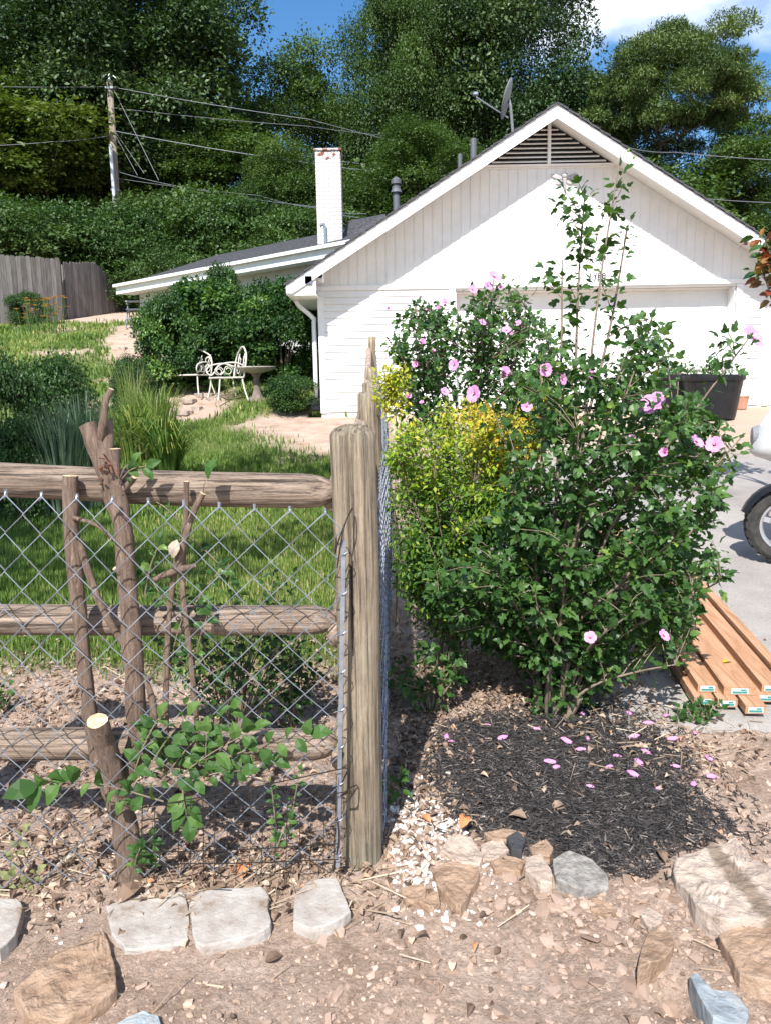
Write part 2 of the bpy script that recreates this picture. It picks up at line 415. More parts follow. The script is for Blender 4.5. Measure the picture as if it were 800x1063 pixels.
def lap(mb, x0, x1, y, z0, z1, ex=.112, lip=.022):       # lap siding facing -y
    z = z0
    while z < z1 - .01:
        zt = min(z + ex, z1)
        mb.add([(x0, y - lip, z), (x1, y - lip, z), (x1, y - .002, zt), (x0, y - .002, zt), (x0, y, z), (x1, y, z)], [(0, 1, 2, 3), (4, 5, 1, 0)])
        z = zt
mb = MB(); lap(mb, XL + .09, DL - .1, WY, FZ, ZS - .03); obj('lap_siding', mb, WHITE, gar)
mb = MB(); lap(mb, DR + .1, P(789, 350, WY).x, WY, FZ, ZS - .03); lap(mb, P(800, 350, WY).x + 1.05, XR - .09, WY, FZ, ZS - .03)
lap(mb, P(789, 350, WY).x, P(800, 350, WY).x + 1.05, WY, FZ + 2.15, ZS - .03)
obj('lap_siding', mb, WHITE, gar)
mb = MB()                                                # walls with an opening for the door and the side door
SD0, SD1 = P(799, 350, WY).x, P(799, 350, WY).x + .9
for x0, x1, z0, z1 in ((XL, DL, FZ - .4, ZS), (DR, SD0, FZ - .4, ZS), (SD1, XR, FZ - .4, ZS), (DL, DR, ZS - .06, ZS), (SD0, SD1, FZ + 2.05, ZS)):
    mb.add(*box(x0, x1, WY + .003, WY + .15, z0, z1))
mb.add(*box(XL, XL + .15, WY + .15, GB, FZ - .4, ZS)); mb.add(*box(XR - .15, XR, WY + .15, GB, FZ - .4, ZS)); mb.add(*box(XL, XR, GB, GB + .15, FZ - .4, ZS))
# gable triangle front
def tri(y0, y1, x0, x1, zb, zc):
    return [(x0, y0, zb), (x1, y0, zb), (zc[0], y0, zc[1]), (x0, y1, zb), (x1, y1, zb), (zc[0], y1, zc[1])], [(0, 1, 2), (5, 4, 3), (0, 3, 4, 1), (1, 4, 5, 2), (2, 5, 3, 0)]
ztop = roof_z(XC) - .075; xe = (ztop - ZS) / SL
mb.add(*tri(WY, WY + .12, XC - xe, XC + xe, ZS + .002, (XC, ztop))); mb.add(*tri(GB, GB + .12, XC - xe, XC + xe, ZS + .002, (XC, ztop)))
obj('wall', mb, WHITE, gar)
mb = MB(); x = XL + .06                                  # board-and-batten grooves as narrow battens
VZ = P(575, 171, WY).z
while x < XR:
    zt = roof_z(x) - .08
    if abs(x - XC) < 1.28: zt = min(zt, VZ - .06)
    if zt > ZS + .05: mb.add(*box(x, x + .022, WY - .011, WY + .01, ZS + .05, zt))
    x += .155
obj('batten_siding', mb, WHITE, gar)
mb = MB()
mb.add(*bbox(XL - .03, XR + .03, WY - .035, WY + .01, ZS - .03, ZS + .045)); mb.add(*bbox(XL - .012, XL + .09, WY - .028, WY + .08, FZ - .02, ZS - .032))
mb.add(*bbox(XR - .09, XR + .012, WY - .028, WY + .08, FZ - .02, ZS - .032)); mb.add(*bbox(XC - 1.3, XC + 1.3, WY - .022, WY + .01, VZ - .055, VZ - .03))
for a, bb in ((DL - .1, DL), (DR, DR + .1), (SD0 - .09, SD0), (SD1, SD1 + .09)): mb.add(*bbox(a, bb, WY - .03, WY + .02, FZ - .02, ZS - .032 if a < SD0 - .2 else FZ + 2.13))
mb.add(*bbox(SD0 - .09, SD1 + .09, WY - .032, WY + .02, FZ + 2.132, FZ + 2.22))
obj('trim', mb, WHITE2, gar)
# roof planes, fascia, soffit
mb = MB()
for s in (-1, 1):
    x0, z0 = XC, apx.z; x1 = XC + s * (RAKE_X + .03); z1 = roof_z(x1)
    n = 26
    for k in range(n):                                  # shingle courses
        a, c = k / n, (k + 1) / n
        xa, xb = x0 + (x1 - x0) * a, x0 + (x1 - x0) * c; za, zb = z0 + (z1 - z0) * a, z0 + (z1 - z0) * c
        mb.add([(xa, RY - .03, za + .025), (xb, RY - .03, zb + .045), (xb, GB + .5, zb + .045), (xa, GB + .5, za + .025), (xb, RY - .03, zb + .01), (xb, GB + .5, zb + .01), (xa, RY - .03, za - .005), (xa, GB + .5, za - .005)],
               [(0, 1, 2, 3), (1, 4, 5, 2), (0, 6, 4, 1), (3, 2, 5, 7)])
roof = obj('roof', mb, SHING, gar)
mb = MB(); TH = .20
for s in (-1, 1):
    x1 = XC + s * RAKE_X; z1 = roof_z(x1)
    for (ya, yb) in ((RY, RY + .03), (GB + .45, GB + .48)):
        v = [(XC, ya, apx.z), (x1, ya, z1), (x1, ya, z1 - TH * .62), (x1 - s * TH * .5, ya, z1 - TH * .64), (XC, ya, apx.z - TH)]
        v += [(p[0], yb, p[2]) for p in v]
        mb.add(v, [(0, 1, 2, 3, 4)[::s], (5, 6, 7, 8, 9)[::-s], (0, 5, 6, 1), (1, 6, 7, 2), (2, 7, 8, 3), (3, 8, 9, 4)])
    mb.add(*bbox(min(x1, x1 - s * .03), max(x1, x1 - s * .03), RY + .032, GB + .44, z1 - .15, z1 - .006))
obj('fascia', mb, WHITE2, gar)
mb = MB()
for s in (-1, 1):
    x1 = XC + s * (RAKE_X - .02); z1 = roof_z(x1)
    mb.add([(XC, RY + .03, apx.z - .07), (x1, RY + .03, z1 - .07), (x1, WY + .02, z1 - .07), (XC, WY + .02, apx.z - .07)], [(0, 1, 2, 3)])
    mb.add([(XC, WY + .02, apx.z - .07), (x1, WY + .02, z1 - .07), (x1, GB + .4, z1 - .07), (XC, GB + .4, apx.z - .07)], [(0, 1, 2, 3)])
    # boxed eave return at the front corner
    a, bb = sorted((x1, XC + s * (HW - .02)))
    mb.add(*bbox(a, bb, RY + .034, WY + 8, z1 - .17, z1 - .14))
    mb.add([(a, RY + .033, z1 - .17), (bb, RY + .033, z1 - .17), (bb, RY + .033, roof_z(bb) - .2), (a, RY + .033, roof_z(a) - .1)], [(0, 1, 2, 3)])
obj('soffit', mb, WHITE2, gar)
# louvred gable vent
vz0 = VZ; vt = VZ + .80; vhw = (vt - vz0) / SL; vt = min(vt, roof_z(XC) - .1)
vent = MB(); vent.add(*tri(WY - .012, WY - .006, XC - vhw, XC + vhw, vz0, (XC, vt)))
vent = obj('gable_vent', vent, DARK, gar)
mb = MB(); nsl = 9
for k in range(nsl):
    za = vz0 + (vt - vz0) * (k + .5) / nsl; h = (vt - vz0) / nsl * .42
    x1 = (vt - za - h * .5) / SL
    if x1 > .05: mb.add([(XC - x1, WY - .075, za), (XC + x1, WY - .075, za), (XC + x1, WY - .02, za + h), (XC - x1, WY - .02, za + h), (XC - x1, WY - .075, za - .014), (XC + x1, WY - .075, za - .014)], [(0, 1, 2, 3), (4, 5, 1, 0), (4, 3, 2, 5)])
obj('louvre_slats', mb, WHITE2, vent)
mb = MB(); mb.add(*box(XC - .025, XC + .025, WY - .09, WY - .014, vz0, vt)); mb.add(*box(XC - vhw, XC + vhw, WY - .06, WY - .014, vz0 - .03, vz0))
obj('frame', mb, WHITE2, vent)
# overhead door
gd = MB(); gd.add(*box(DL, DR, WY + .31, WY + .34, FZ, ZS - .06))
gdoor = obj('overhead_door', gd, WHITE, gar)
mb = MB(); nsec = 4; hh = (ZS - .06 - FZ) / nsec
for i in range(nsec):
    z0 = FZ + i * hh; mb.add(*bbox(DL + .005, DR - .005, WY + .285, WY + .309, z0 + .004, z0 + hh - .004, .006))
    npn = 8; wv = (DR - DL) / npn
    for j in range(npn): mb.add(*bbox(DL + j * wv + .09, DL + (j + 1) * wv - .09, WY + .281, WY + .288, z0 + .1, z0 + hh - .1, .003))
obj('door_panel', mb, WHITE, gdoor)
mb = MB()
mb.add(*box(DL - .001, DL + .02, WY + .022, WY + .3, FZ, ZS - .062)); mb.add(*box(DR - .02, DR + .001, WY + .022, WY + .3, FZ, ZS - .062)); mb.add(*box(DL + .02, DR - .02, WY + .16, WY + .3, ZS - .09, ZS - .062))
obj('door_jamb', mb, WHITE2, gar)
mb = MB(); mb.add(*bbox(SD0 + .01, SD1 - .01, WY + .08, WY + .12, FZ + .01, FZ + 2.04)); sdoor = obj('side_door', mb, pm('grey_green_door', (.13, .15, .14), 5, .5), gar)
mb = MB(); mb.add(*lathe([(0, 0), (.03, .0), (.03, .03), (0, .035)], 12, (SD1 - .1, WY + .05, FZ + .95))); obj('handle', mb, GALV, sdoor)
# gutter, downspout, corner lamp, meter box
mb = MB(); gxx = XL - .1; ez = roof_z(XC - RAKE_X) - .16
gy0 = WY + .08
mb.add(*tube(catmull([(gxx - .28, gy0, ez), (gxx - .22, gy0, ez - .1), (gxx - .0, gy0, ez - .3), (gxx + .01, gy0, ez - .45), (gxx + .01, gy0, FZ + .25)], 5), .038, 8))
obj('downspout', mb, WHITE2, gar, smooth=True)
mb = MB(); mb.add(*bbox(gxx - .09, gxx + .11, gy0 - .09, gy0 + .1, FZ + .02, FZ + .24, .02)); obj('drain_adapter', mb, BLACKP, gar)
mb = MB(); q = P(333, 287, RY + .3); mb.add(*bbox(q.x - .05, q.x + .05, q.y - .08, q.y + .1, q.z - .09, q.z + .08, .02)); fl = obj('flood_lamp', mb, WHITE2, gar)
mb = MB(); mb.add(*lathe([(0, 0), (.035, 0), (.04, .02)], 12, (0, 0, 0))); 
v, f = lathe([(.0, 0), (.036, .002), (.036, .02), (0, .021)], 14); v = [(q.x + a, q.y - .081 - c, q.z + b_) for a, b_, c in [(t[0], t[1], t[2]) for t in v]]
mb = MB(); mb.add(v, f); obj('lens', mb, BLACKP, fl)
mb = MB(); q = P(321, 291, RY - .0); mb.add(*bbox(q.x - .07, q.x + .05, RY + .0, RY + .028, q.z - .06, q.z + .07)); obj('soffit_box', mb, flat('grey_violet', (.16, .16, .24)), gar)
# house number 1789
def digit_tubes(ch, x, z, w, h):
    S = {'1': [[(.5, 0), (.5, 1), (.3, .8)]], '7': [[(0, 1), (1, 1), (.35, 0)]],
         '8': [[(.5 + .42 * math.sin(t), .75 + .25 * math.cos(t)) for t in np.linspace(0, 2 * math.pi, 14)], [(.5 + .5 * math.sin(t), .26 + .26 * math.cos(t)) for t in np.linspace(0, 2 * math.pi, 14)]],
         '9': [[(.5 + .48 * math.sin(t), .7 + .3 * math.cos(t)) for t in np.linspace(0, 2 * math.pi, 14)], [(.98, .7), (.9, .35), (.4, 0)]]}
    return [[(x + a * w, z + b_ * h) for a, b_ in s] for s in S[ch]]
q0 = P(610, 293, WY); q1 = P(629, 286, WY); hh_ = .14; cw = (q1.x - q0.x) / 4
for i, ch in enumerate('1789'):
    mb = MB()
    for s in digit_tubes(ch, q0.x + i * cw, q0.z, cw * .62, hh_): mb.add(*tube([(a, WY - .03, b_) for a, b_ in s], .0085, 6))
    obj('house_digit', mb, flat('digit_black', (.03, .03, .035)), gar)
# dragonfly ornament under the vent
q = P(585, 190, WY)
dr = thing('wall_ornament', 'small grey dragonfly-shaped ornament on the gable wall below the vent', 'ornament', (q.x, WY - .03, q.z - .15))
OG = flat('ornament_grey', (.42, .40, .41), .5)
mb = MB(); mb.add(*tube([(q.x, WY - .03, q.z + .1), (q.x, WY - .035, q.z + .04), (q.x + .01, WY - .03, q.z - .08), (q.x + .02, WY - .03, q.z - .16)], [.045, .035, .02, .012], 8)); mb.add(ICO2[0] * .05 + np.array([q.x, WY - .04, q.z + .1]), ICO2[1]); obj('body', mb, OG, dr, smooth=True)
for s in (-1, 1):
    for zz, ln in ((.07, .19), (.02, .12)):
        mb = MB(); t = np.linspace(0, 2 * math.pi, 13)[:-1]
        pp = [(q.x + s * (.03 + ln * .5 + ln * .5 * math.cos(a)), q.z + zz + .035 * math.sin(a) + .05 * (.5 + .5 * math.cos(a)) * (1 if zz > .05 else -.4)) for a in t]
        v = [(a, WY - .03, c) for a, c in pp] + [(a, WY - .018, c) for a, c in pp]; n = len(pp)
        mb.add(v, [tuple(range(n)), tuple(range(n, 2 * n))[::-1]] + [(k, n + k, n + (k + 1) % n, (k + 1) % n) for k in range(n)]); obj('wing', mb, OG, dr)
# roof vents, antenna dish
PIPEM = flat('vent_pipe_grey', (.12, .13, .145), .6, .2)
def roof_pipe(u, v, y, r, label, cap=False):
    q = P(u, v, y); zb = roof_z(q.x) - .08
    mb = MB(); mb.add(*lathe([(r, zb - q.z), (r, 0), (r * .7, 0), (r * .7, -.1)], 12, q)); 
    if cap:
        mb.add(*lathe([(r * 1.5, -.02), (r * 1.5, .05), (r * .4, .1), (0, .1)], 12, q)); mb.add(*lathe([(r * 1.7, -.16), (r * 1.25, -.1), (r * 1.25, -.06)], 12, q))
    obj('roof_pipe', mb, PIPEM, gar, smooth=False)
roof_pipe(411, 190, 14.2, .06, '', True); roof_pipe(491, 144, 14.2, .055, ''); roof_pipe(477, 160, 14.6, .04, '')
q = P(527, 103, 14.2); dish = thing('satellite_dish', 'grey satellite dish on a mast above the garage roof', 'satellite dish', (q.x + .05, q.y, roof_z(q.x + .05)))
nrm_d = Vector((-.93, .24, .28)).normalized(); Md = nrm_d.to_track_quat('Z', 'Y').to_matrix()
DG = pm('dish_grey', (.20, .21, .22), 5, .5, bmp=0)
pr = [(r, .38 * r * r * 1.2) for r in np.linspace(.001, .29, 9)] ; v, f = lathe(pr + [(.295, .036)] + [(r, .38 * r * r * 1.2 - .012) for r in np.linspace(.29, .001, 6)], 28)
mb = MB(); mb.add([q + Md @ Vector((p[0], p[1] * 1.12, p[2])) for p in v], f); obj('reflector', mb, DG, dish, smooth=True)
mb = MB(); base = Vector((q.x + .1, q.y + .05, roof_z(q.x + .1) - .05)); mb.add(*tube([base, base + Vector((0, 0, .28)), q - nrm_d * .04 - Vector((0, 0, .1)), q - nrm_d * .01], .025, 8)); obj('mast', mb, DG, dish)
tip = P(493, 98, 14.0); mb = MB(); mb.add(*tube([q - Vector((0, 0, .3)), tip + Vector((.02, 0, -.05)), tip], .014, 6)); arm = obj('feed_arm', mb, GALV, dish)
mb = MB(); mb.add(*bbox(tip.x - .05, tip.x + .05, tip.y - .04, tip.y + .04, tip.z - .03, tip.z + .04, .02)); obj('receiver', mb, GALV, dish)

# ================================================================ house wing behind the garage
e0 = P(338, 258, 16.6)
def solve_y(u, v, z, a, b_):
    for i in range(60):
        m_ = (a + b_) / 2
        if P(u, v, m_).z < z: a = m_
        else: b_ = m_
    return a
e1 = P(122, 298, solve_y(122, 298, e0.z, 15, 40))
ed = (e1 - e0); L = ed.length; ed.normalize(); en = Vector((-ed.y, ed.x, 0)).normalized()
if en.y < 0: en = -en
e0 = e0 - ed * 2.2; L += 2.2
hz0 = float(gz(-4, 19)) - .6
wing = thing('house', 'white house wing with grey low-pitched roof running back behind the shrubs', 'house', (e0 + ed * L * .5 + en * 3).xy[:] + (hz0,))
mb = MB(); a0 = e0 + ed * .0 + en * .45; a1 = e1 - ed * .45 + en * .45; b0 = a0 + en * 6; b1 = a1 + en * 6
def wallseg(a, b_, z0, z1, t=.12):
    c = (a + b_) / 2; v, f = obox(Vector((a.x, a.y, (z0 + z1) / 2)), Vector((b_.x, b_.y, (z0 + z1) / 2)), t, z1 - z0); return v, f
for a, b_ in ((a0, a1), (a1, b1), (b1, b0)): mb.add(*wallseg(a, b_, hz0 - .3, e0.z - .12))
obj('wall', mb, pm('house_siding', [(.3, (.42, .43, .42)), (.7, (.55, .56, .54))], 3, .7, bmp=.2), wing)
RU = 1.22; W2 = 3.5
mb = MB(); up = Vector((0, 0, RU)); n = 16
for k in range(n):
    t0, t1 = k / n, (k + 1) / n
    for (base, d) in ((0, en), (1, None)):
        A = (e0 if base == 0 else e0 + en * 2 * W2); B = (e1 if base == 0 else e1 + en * 2 * W2); D = en * W2 if base == 0 else -en * W2
        pa, pb = A + D * t0 + up * t0, B + D * t0 + up * t0; pc, pd = B + D * t1 + up * t1, A + D * t1 + up * t1
        z_ = Vector((0, 0, .02)); mb.add([pa + z_ * 1.6, pb + z_ * 1.6, pc + z_, pd + z_, pa, pb], [(0, 1, 2, 3), (4, 5, 1, 0)])
g0 = e1 + up + en * W2; mb.add([e1, e1 + en * 2 * W2, g0 + Vector((0, 0, .01)), e1 + Vector((0, 0, -.03)), e1 + en * 2 * W2 + Vector((0, 0, -.03))], [(0, 1, 2)])
roof2 = obj('roof', mb, SHING, wing)
mb = MB(); z_ = Vector((0, 0, .02)); mb.add(*obox(e0 - z_ * 5 - en * .03, e1 - z_ * 5 - en * .03, .03, .2)); mb.add(*obox(e0 + z_ * 1 - en * .08, e1 + z_ * 1 - en * .08, .12, .07))
mb.add([e0 - Vector((0, 0, .19)), e1 - Vector((0, 0, .19)), e1 - Vector((0, 0, .19)) + en * .5, e0 - Vector((0, 0, .19)) + en * .5], [(0, 1, 2, 3)])
mb.add(*obox(e1 + ed * .02 - Vector((0, 0, .1)), g0 + ed * .02 - Vector((0, 0, .1)), .03, .2)); mb.add(*obox(e1 + ed * .02 + en * 2 * W2 - Vector((0, 0, .1)), g0 + ed * .02 - Vector((0, 0, .1)), .03, .2))
obj('fascia', mb, WHITE2, wing)
for k, tt in enumerate((.3, .52, .74)):
    c = a0.lerp(a1, tt) - en * .07; z0 = e0.z - 1.7
    mb = MB(); v, f = obox(Vector((c.x, c.y, z0 + .55)) - ed * .45, Vector((c.x, c.y, z0 + .55)) + ed * .45, .03, 1.1); mb.add(v, f); wd = obj('window', mb, WHITE2, wing)
    mb = MB(); v, f = obox(Vector((c.x, c.y, z0 + .55)) - ed * .38 - en * .017, Vector((c.x, c.y, z0 + .55)) + ed * .38 - en * .017, .006, .96); mb.add(v, f); obj('pane', mb, pm('window_glass', (.03, .04, .045), 2, .1, bmp=0, spec=.8), wd)
# chimney
m, nt, b = _new('painted_brick')
tcx = nt.nodes.new('ShaderNodeTexCoord'); sx = nt.nodes.new('ShaderNodeSeparateXYZ'); nt.links.new(tcx.outputs['Object'], sx.inputs[0])
ad = nt.nodes.new('ShaderNodeMath'); ad.operation = 'ADD'; nt.links.new(sx.outputs[0], ad.inputs[0]); nt.links.new(sx.outputs[1], ad.inputs[1])
cx = nt.nodes.new('ShaderNodeCombineXYZ'); nt.links.new(ad.outputs[0], cx.inputs[0]); nt.links.new(sx.outputs[2], cx.inputs[1])
bk = nt.nodes.new('ShaderNodeTexBrick'); bk.inputs['Scale'].default_value = 1; bk.inputs['Brick Width'].default_value = .21; bk.inputs['Row Height'].default_value = .085; bk.inputs['Mortar Size'].default_value = .012
bk.inputs['Color1'].default_value = (.72, .70, .68, 1); bk.inputs['Color2'].default_value = (.62, .60, .58, 1); bk.inputs['Mortar'].default_value = (.36, .34, .33, 1); nt.links.new(cx.outputs[0], bk.inputs['Vector'])
chf = P(340, 240, 17.8); cht = P(340, 154, 17.8); q = cht
mrz = nt.nodes.new('ShaderNodeMapRange'); mrz.inputs[1].default_value = cht.z - 1.1 - 0; mrz.inputs[2].default_value = cht.z - .1; nt.links.new(sx.outputs[2], mrz.inputs[0])
nn = tex(nt, 9, 4, .6); mu = nt.nodes.new('ShaderNodeMath'); mu.operation = 'MULTIPLY'; nt.links.new(nn, mu.inputs[0]); nt.links.new(mrz.outputs[0], mu.inputs[1])
pe = ramp(nt, mu.outputs[0], [(.50, (0, 0, 0)), (.56, (1, 1, 1))])
nt.links.new(mixc(nt, pe, bk.outputs[0], (.20, .07, .045)), b.inputs['Base Color']); b.inputs['Roughness'].default_value = .85
bump(nt, b, bk.outputs['Fac'], -.6, .01)
hw_ = 12.3 / 800 * 17.8
mb = MB(); mb.add(*bbox(q.x - hw_, q.x + hw_, q.y, q.y + .5, hz0, q.z - .05, .01)); mb.add(*bbox(q.x - hw_ - .03, q.x + hw_ + .03, q.y - .03, q.y + .53, q.z - .05, q.z, .01))
ch_ = obj('chimney', mb, m, roof2, org=(0, 0, 0))
q2 = P(337, 238, 16.9)
mb = MB(); mb.add(*tube([(q2.x + .02, q2.y, e0.z + .1), (q2.x + .02, q2.y, q2.z + .02), (q2.x - .02, q2.y, q2.z + .1), (q2.x - .1, q2.y, q2.z + .08)], .04, 8)); obj('vent_pipe', mb, GALV, wing)
# low gable dormer next to the chimney
q = P(372, 229, 18.4)
mb = MB(); v = [P(352, 252, 18.0), P(362, 229, 18.4), P(400, 222, 19), P(400, 262, 17.8)]; v = [Vector(a) for a in v]; mb.add(v + [p + Vector((0, .6, -.3)) for p in v], [(0, 1, 2, 3), (7, 6, 5, 4), (0, 4, 5, 1), (1, 5, 6, 2)])
obj('cross_gable', mb, SHING, roof2)

# ================================================================ wooden privacy fence at the back
FW = pm('weathered_board', [(.3, (.095, .085, .078)), (.55, (.165, .15, .138)), (.8, (.23, .21, .195))], 4, .9, (6, 6, .6), .4, .01, use_rnd=.3)
def privacy(pts, tops, label):
    t = thing('privacy_fence', label, 'fence', (pts[0].x, pts[0].y, float(gz(pts[0].x, pts[0].y))), 'board fences behind the lawn')
    mb = MB()
    for (a, b_), (ta, tb) in zip(zip(pts[:-1], pts[1:]), zip(tops[:-1], tops[1:])):
        d = (b_ - a); L_ = d.length; d.normalize(); n = int(L_ / .145)
        for i in range(n):
            s0, s1 = i * L_ / n, (i + 1) * L_ / n - .008; k = (i + .5) / n; tz = ta + (tb - ta) * k + random.uniform(-.02, .02)
            p, q = a + d * s0, a + d * s1; o = random.uniform(-.006, .006); z0 = float(gz(p.x, p.y)) + .02
            nn_ = Vector((-d.y, d.x)) * .02; w_ = Vector((-d.y, d.x)) * o; p = p + w_; q = q + w_
            c1 = (q - p) * .2
            prof = [(p, z0), (q, z0), (q, tz - .04), (q - c1, tz), (p + c1, tz), (p, tz - .04)]
            v = [(a_.x, a_.y, z) for a_, z in prof] + [(a_.x + nn_.x, a_.y + nn_.y, z) for a_, z in prof]
            mb.add(v, [(0, 1, 2, 3, 4, 5), (11, 10, 9, 8, 7, 6)] + [(j, 6 + j, 6 + (j + 1) % 6, (j + 1) % 6) for j in range(6)])
    obj('board_panel', mb, FW, t)
    for (a, b_), (ta, tb) in zip(zip(pts[:-1], pts[1:]), zip(tops[:-1], tops[1:])):
        d = (b_ - a); n = max(1, int(d.length / 2.4))
        for i in range(n + 1):
            p = a.lerp(b_, i / n) + Vector((-d.y, d.x)).normalized() * .08; z = float(gz(p.x, p.y)); tz = ta + (tb - ta) * i / n
            mb = MB(); mb.add(*bbox(p.x - .045, p.x + .045, p.y - .045, p.y + .045, z - .2, tz - .08)); obj('post', mb, FW, t)
fa, fb, fc, fd = P(-150, 262, 22), P(62, 268, 25.6), P(66, 272, 26), P(98, 272, 27.5); fe = P(128, 296, 29.5)
privacy([fa.xy, fb.xy], [P(-150, 255, 22).z, P(62, 268, 25.6).z], 'brownish board fence beyond the lawn, the run that meets the greyer one at a corner')
privacy([fc.xy, fd.xy, fe.xy], [P(66, 272, 26).z, P(98, 272, 27.5).z, P(128, 300, 29.5).z], 'grey board fence behind the orange lilies, its end dipping under the vines')
# ================================================================ trees
BARK = pm('bark', [(.3, (.035, .028, .022)), (.7, (.10, .083, .065))], 6, .95, (3, 3, .6), .8, .03)
LM_OAK = leafmat('oak_leaves', [(0, (.018, .042, .014)), (.5, (.034, .075, .022)), (1, (.10, .155, .055))], .45, .25, spec=.4)
LM_MID = leafmat('tree_leaves', [(0, (.03, .065, .011)), (.5, (.055, .105, .025)), (1, (.105, .165, .045))], .5, .28, spec=.35)
LM_YEL = leafmat('light_leaves', [(0, (.05, .085, .011)), (.5, (.09, .135, .026)), (1, (.14, .175, .04))], .5, .3)
LM_PINE = leafmat('pine_needles', [(0, (.04, .075, .02)), (.5, (.09, .145, .04)), (1, (.15, .21, .06))], .5, .15)
LM_VINE = leafmat('vine_leaves', [(0, (.03, .07, .013)), (.5, (.055, .11, .028)), (1, (.10, .16, .045))], .4, .22)

def sphere_dirs(n):
    v = R.normal(size=(n, 3)); return norm(v)
def crown_mesh(name, mat, H, rx, rz, nclump, nleaf, ls, cr=(1.0, 1.9), T=DIAM, seed=0, flatten=.7, core=.35, cone=0.0, low=0.3):
    """crown: leaf clumps spread through an uneven ellipsoid; returns mesh data and clump centres"""
    rs = np.random.default_rng(seed); mb = MB(); cs = []
    for i in range(nclump):
        d = norm(rs.normal(size=3)); 
        if d[2] < -low: d[2] *= -.5; d = norm(d)
        rr = rs.uniform(core, 1) ** .5 * (1 + .22 * mnoise.noise(Vector(d) * 2.2 + Vector((seed, 0, 0))))
        c = np.array([d[0] * rx, d[1] * rx, d[2] * rz]) * rr
        if cone: c[:2] *= 1 - cone * (c[2] / rz * .5 + .5)
        c[2] += H; cs.append(c)
        cj = rs.normal(); r = rs.uniform(*cr) * (1.25 if rs.random() < .2 else 1); n = int(nleaf * (r / cr[1]) ** 2)
        ld = norm(rs.normal(size=(n, 3))); ld[:, 2] = np.where(ld[:, 2] < -.3, -ld[:, 2] * .6, ld[:, 2])
        lr = rs.uniform(.72, 1.06, n)[:, None] * (1 + .25 * np.sin(ld[:, :1] * 7 + i) * np.sin(ld[:, 1:2] * 6 + 2 * i))
        p = c + ld * lr * r * np.array([1, 1, flatten])
        dirs = norm(ld + rs.normal(size=(n, 3)) * .7 + np.array([0, 0, -.35])); nr = norm(ld * .8 + np.array([0, 0, .7]) + rs.normal(size=(n, 3)) * .32)
        leaves(mb, p, dirs, nr, ls * rs.uniform(.6, 1.35, n) * (1 + .12 * np.clip(cj, -1.5, 1.5)), T, np.clip(.42 + .22 * cj + rs.normal(0, .17, n), 0, 1))
    return make_mesh(name, mb, mat), cs
def trunk_mesh(name, cs, H, r0, lean=0, seed=0, top=1.0, nl=26):
    rs = random.Random(seed); mb = MB(); tp = []
    for k in range(9):
        t = k / 8; tp.append(Vector((math.sin(t * 3 + seed) * .35 * t + lean * t, math.cos(t * 2.3 + seed) * .3 * t, t * H * top - .4)))
    mb.add(*tube(tp, [r0 * (1.35 if k == 0 else 1 - .82 * k / 8) for k in range(9)], 10, jit=.12))
    for c in rs.sample(list(cs), min(nl, len(cs))):
        c = Vector(c); z = max(min(c.z - (c.xy.length) * .6, H * top * .95), H * .22); k = (z + .4) / (H * top) * 8; i = min(int(k), 7); b_ = tp[i].lerp(tp[i + 1], k - i)
        m_ = b_.lerp(c, .5) + Vector((rs.uniform(-.4, .4), rs.uniform(-.4, .4), -.35))
        rr = r0 * (1 - .82 * z / (H * top)) * .36
        mb.add(*tube(catmull([b_, m_, c], 4), [rr, rr * .9, rr * .8, rr * .65, rr * .5, rr * .4, rr * .3, rr * .2, rr * .12], 6, cap=False))
    return make_mesh(name, mb, BARK, smooth=True)
PROTO = {}
def proto(key, mat, **k):
    r0 = k.pop('r0', .35); lean = k.pop('lean', 0); nl = k.pop('nl', 26); top = k.pop('top', 1.0)
    me, cs = crown_mesh(key + '_crown', mat, **k); PROTO[key] = (me, trunk_mesh(key + '_trunk', cs, k['H'], r0, lean, k.get('seed', 0), top, nl))
proto('oak', LM_OAK, H=11.5, rx=6.2, rz=9.6, flatten=1.05, low=.95, nclump=135, nleaf=2100, ls=.18, cr=(1.1, 2.3), core=.55, seed=3, r0=.45)
proto('broad', LM_MID, H=8.8, rx=4.4, rz=8.0, flatten=1.1, low=.95, nclump=105, nleaf=1500, ls=.165, cr=(.8, 1.8), core=.55, seed=8, r0=.3)
proto('tulip', LM_MID, H=10.5, rx=4.8, rz=9.4, low=.95, nclump=110, nleaf=1600, ls=.165, cr=(.8, 1.9), core=.55, seed=15, r0=.35, flatten=1.25)
proto('pine', LM_PINE, H=12, rx=5.4, rz=5.6, nclump=210, nleaf=1000, ls=.23, cr=(.5, 1.15), T=LANCE, seed=24, r0=.32, flatten=.75, core=.3, lean=.3)
proto('young', LM_YEL, H=5.2, rx=3.4, rz=4.2, nclump=110, nleaf=560, ls=.16, cr=(.5, 1.1), seed=31, r0=.16, flatten=.75, low=.9)
def tree(key, name, u, v_top, y, label, cat, group, rz=0, wpx=None, htop=None, sx=None):
    me, tr = PROTO[key]
    co = np.empty(len(me.vertices) * 3, np.float32); me.vertices.foreach_get('co', co); zt = co.reshape(-1, 3)[:, 2].max(); xw = np.percentile(np.abs(co.reshape(-1, 3)[:, 0]), 99.3)
    p = P(u, v_top, y); z0 = float(gz(p.x, y)); s = (p.z - z0) / zt
    sxy = s if wpx is None else (wpx / 2 / FPX * y) / xw
    t = thing(name, label, cat, (p.x, y, z0 - .1), group)
    for nm, mm_ in (('trunk', tr), ('crown', me)):
        o = inst(nm, mm_, t, (p.x, y, z0 - .1), None, 1.0)
    t.scale = (sxy, sxy, s); t.rotation_euler.z = rz; return t
G1 = 'tall trees behind the house and lawn'
